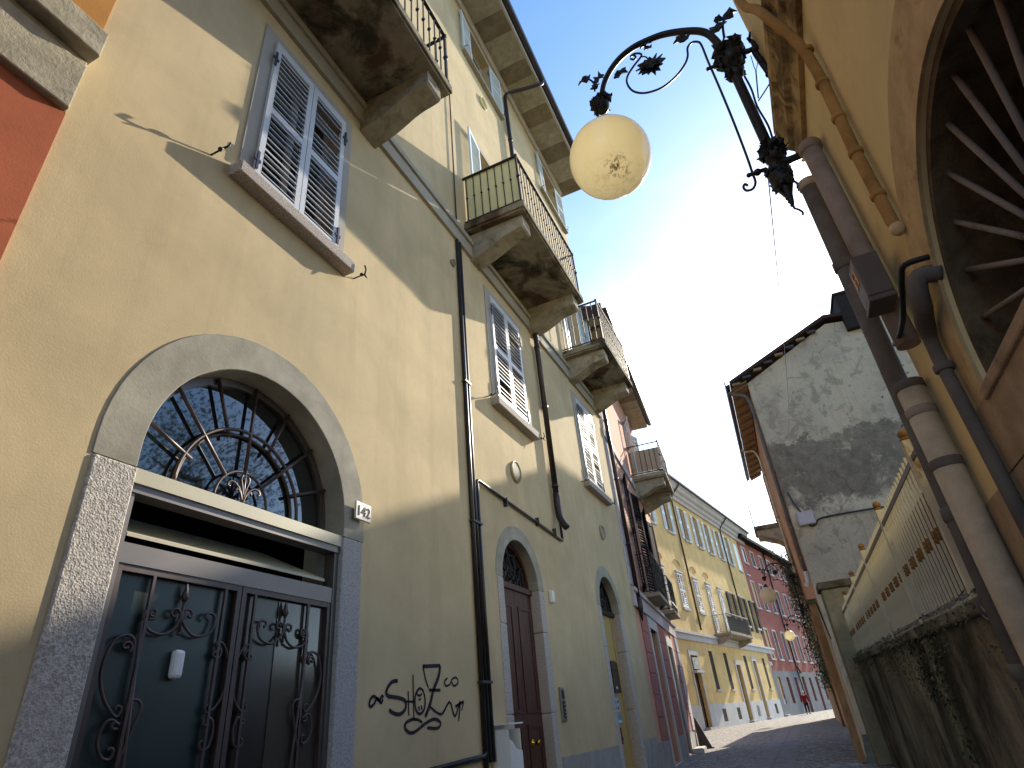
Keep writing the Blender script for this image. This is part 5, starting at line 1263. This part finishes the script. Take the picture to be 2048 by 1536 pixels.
    b.build('supply_cable', 'dark_iron', root)
    gc = Vector(LP(430, 1130))
    gl_ = MB(); gl_.lathe([(.297 * math.sin(math.pi * i / 40), -.297 * math.cos(math.pi * i / 40)) for i in range(1, 40)], (0, 0, 0), (0, 0, 1), 64)
    go = gl_.build('globe', 'globe', root); go.location = gc
    b = MB(); b.lathe([(.09, 0), (.095, .01), (.085, .04), (.055, .07), (.04, .12)], gc + Vector((0, 0, .275)), (0, 0, 1), 20); b.build('globe_fitter', 'dark_iron', root)
    return root
lamp = make_lamp()
lamp.location = (.67, LY, 3.0)
tag(lamp, 'large near street lamp with a cream globe on a scrolled iron bracket against the sky', 'street lamp', 'globe street lamps')
def copy_tree(o, parent=None):
    c = o.copy(); COL.objects.link(c); c.parent = parent
    for ch in list(o.children): copy_tree(ch, c)
    return c
for (Y, dx), lab in zip(((25.5, .07), (43.2, -.02)), ('smaller globe street lamp further off below the gable house eaves', 'smallest and farthest globe street lamp near the bend of the street')):
    c = copy_tree(lamp); c.location = (dx, Y, 3.0); c['label'] = lab
# thin wire from the near lamp towards the gable
pa = Vector(LP(1555, 1230)) + Vector((.67, LY, 3.0)); pb = on_y(1576, 870, 21.9)
wr = MB(); wr.tube([pa.lerp(pb, k / 14) - Vector((0, 0, .25 * math.sin(math.pi * k / 14))) for k in range(15)], .004, 5)
o = wr.build('overhead_wire', 'black_plastic'); tag(o, 'thin overhead wire hanging from the near lamp towards the gable wall', 'wire')

# ------------------------------------------------------------------ person at the bend
def skin_body(name, joints, edges, mat, parent=None, sub=2):
    me = bpy.data.meshes.new(name); me.from_pydata([j[0] for j in joints], edges, []); o = bpy.data.objects.new(name, me); COL.objects.link(o)
    o.modifiers.new('skin', 'SKIN'); sv = me.skin_vertices[0].data
    for i, j in enumerate(joints): sv[i].radius = j[1]; sv[i].use_root = i == 0
    ss = o.modifiers.new('sub', 'SUBSURF'); ss.levels = sub; ss.render_levels = sub
    bpy.context.view_layer.update(); m2 = bpy.data.meshes.new_from_object(o.evaluated_get(bpy.context.evaluated_depsgraph_get()))
    bpy.data.objects.remove(o); m2.materials.clear(); m2.materials.append(M[mat]); m2.name = name
    m2.polygons.foreach_set('use_smooth', [True] * len(m2.polygons))
    o = bpy.data.objects.new(name, m2); COL.objects.link(o); o.parent = parent; return o
pf = on_ground(1618, 1428.5)
pr = bpy.data.objects.new('person', None); COL.objects.link(pr); pr.location = pf; pr.rotation_euler = (0, 0, R_(12)); tag(pr, 'person in a dark red coat and white hat walking at the bend of the street', 'person')
J = [((0, 0, .93), (.13, .10)), ((0, 0, 1.15), (.13, .10)), ((0, 0, 1.36), (.15, .10)), ((0, 0, 1.47), (.06, .06)), ((0, -.01, 1.56), (.075, .085)), ((0, -.01, 1.66), (.07, .08)),
     ((.19, 0, 1.38), (.055, .055)), ((.25, .03, 1.12), (.045, .045)), ((.24, -.06, .88), (.035, .035)), ((.24, -.08, .80), (.035, .022)),
     ((-.19, 0, 1.38), (.055, .055)), ((-.25, .0, 1.12), (.045, .045)), ((-.24, .06, .90), (.035, .035)), ((-.24, .05, .81), (.035, .022)),
     ((.09, 0, .84), (.09, .09)), ((.1, -.08, .48), (.06, .065)), ((.1, .05, .10), (.045, .045)), ((.1, -.08, .045), (.045, .035)),
     ((-.09, 0, .84), (.09, .09)), ((-.1, .04, .48), (.06, .065)), ((-.1, .16, .10), (.045, .045)), ((-.1, .03, .045), (.045, .035))]
ED = [(0, 1), (1, 2), (2, 3), (3, 4), (4, 5), (2, 6), (6, 7), (7, 8), (8, 9), (2, 10), (10, 11), (11, 12), (12, 13), (0, 14), (14, 15), (15, 16), (16, 17), (0, 18), (18, 19), (19, 20), (20, 21)]
skin_body('body', J, ED, 'skin', pr)
JC = [((0, 0, .80), (.19, .15)), ((0, 0, 1.0), (.165, .135)), ((0, 0, 1.2), (.16, .13)), ((0, 0, 1.38), (.175, .125)), ((0, 0, 1.46), (.085, .085)),
      ((.2, 0, 1.39), (.075, .075)), ((.26, .03, 1.12), (.066, .066)), ((.25, -.06, .90), (.055, .055)), ((-.2, 0, 1.39), (.075, .075)), ((-.26, 0, 1.12), (.066, .066)), ((-.25, .06, .92), (.055, .055))]
skin_body('coat', JC, [(0, 1), (1, 2), (2, 3), (3, 4), (3, 5), (5, 6), (6, 7), (3, 8), (8, 9), (9, 10)], 'red_coat', pr)
JT = [((0, 0, .88), (.15, .12)), ((.095, 0, .80), (.105, .105)), ((.1, -.08, .48), (.075, .08)), ((.1, .05, .13), (.06, .06)), ((-.095, 0, .80), (.105, .105)), ((-.1, .04, .48), (.075, .08)), ((-.1, .16, .13), (.06, .06))]
skin_body('trousers', JT, [(0, 1), (1, 2), (2, 3), (0, 4), (4, 5), (5, 6)], 'trousers', pr)
h = MB(); h.lathe([(.12, 0), (.115, .02), (.1, .03), (.098, .09), (.06, .13), (.01, .145)], (0, 0, 1.64), (0, 0, 1), 16); h.build('hat', 'white_hair', pr)
sh = MB(); 
for sx_, sy_ in ((.1, -.01), (-.1, .10)): sh.ball((sx_, sy_ - .03, .05), .062, 10, 6, .75)
sh.build('shoes', 'trousers', pr)

# ------------------------------------------------------------------ garden trees behind the railing (seen in the fanlight glass)
def tree(loc, h, r, seed, label):
    rnd = random.Random(seed); root = bpy.data.objects.new('garden_tree', None); COL.objects.link(root); root.location = loc; tag(root, label, 'tree', 'garden trees')
    b = MB(); b.tube(smooth([(0, 0, 0), (.05, .03, h * .25), (-.05, .05, h * .5), (0, 0, h * .8)], 4), [.2 - .15 * i / 12 for i in range(13)], 8)
    ends = []
    for k in range(11):
        z = h * (.3 + .05 * k); a_ = k * 2.4; L = r * rnd.uniform(.6, .95) * (1.1 - .06 * k)
        e = Vector((math.cos(a_) * L, math.sin(a_) * L, z + L * .35)); b.tube(smooth([(0, 0, z), (e.x * .5, e.y * .5, z + L * .1), tuple(e)], 3), [.07 - .008 * i for i in range(7)], 6); ends.append(e)
    b.build('trunk', 'bark', root)
    lf = MB(); cl = [(e, r * .5) for e in ends] + [(Vector((rnd.gauss(0, r * .35), rnd.gauss(0, r * .35), h * rnd.uniform(.5, .98))), r * .42) for _ in range(16)]
    for c, rad in cl:
        for q in range(300):
            p = c + Vector((rnd.gauss(0, .5), rnd.gauss(0, .5), rnd.gauss(0, .4))) * rad
            n_ = Vector((rnd.gauss(0, 1), rnd.gauss(0, 1), rnd.gauss(.5, 1))).normalized(); u = n_.orthogonal().normalized(); w_ = n_.cross(u); s_ = rnd.uniform(.03, .06); k = len(lf.v)
            lf.v += [tuple(p - u * s_), tuple(p + w_ * s_ * .5), tuple(p + u * s_), tuple(p - w_ * s_ * .5)]; lf.f.append([k, k + 1, k + 2, k + 3]); lf.sm.append(False)
    lf.build('crown', 'leaf', root)
tree((5.4, 9.4, 0), 8.5, 2.4, 1, 'broad dark garden tree nearest behind the railing')
tree((8.6, 12.0, 0), 10.5, 2.8, 2, 'taller garden tree standing behind the first one')
tree((4.0, 6.6, 0), 4.6, 1.3, 4, 'short garden tree close to the yellow corner house')

# ------------------------------------------------------------------ climbing plant on the shaded facade of the gable house
cp_ = FG.empty('climbing_plant', -6.8, .0, 2.6); tag(cp_, 'dark climbing plant on the shaded side of the gable house under its balcony', 'plant')
st = MB()
for k in range(4):
    st.tube(smooth([(k * .25 - .4, -.05, -2.6), (k * .2 - .3, -.08, -.8), (k * .45 - .7, -.1, 1.2), (k * .6 - .9, -.15, 3.0)], 4), .018, 5)
st.build('stem', 'bark', cp_)
lv = MB(); rnd = random.Random(21)
for k in range(2600):
    q = rnd.random(); zc = -1.2 + 5.2 * q; wd = .35 + .75 * math.sin(math.pi * min(q * 1.1, 1))
    c = (rnd.gauss(0, wd), -.08 - abs(rnd.gauss(0, .16)) * (1 + q), zc + rnd.gauss(0, .15))
    leafq(lv, c, rnd.uniform(.03, .08), (rnd.gauss(0, .6), -1, rnd.gauss(.2, .6)))
lv.build('foliage', 'ivy', cp_)
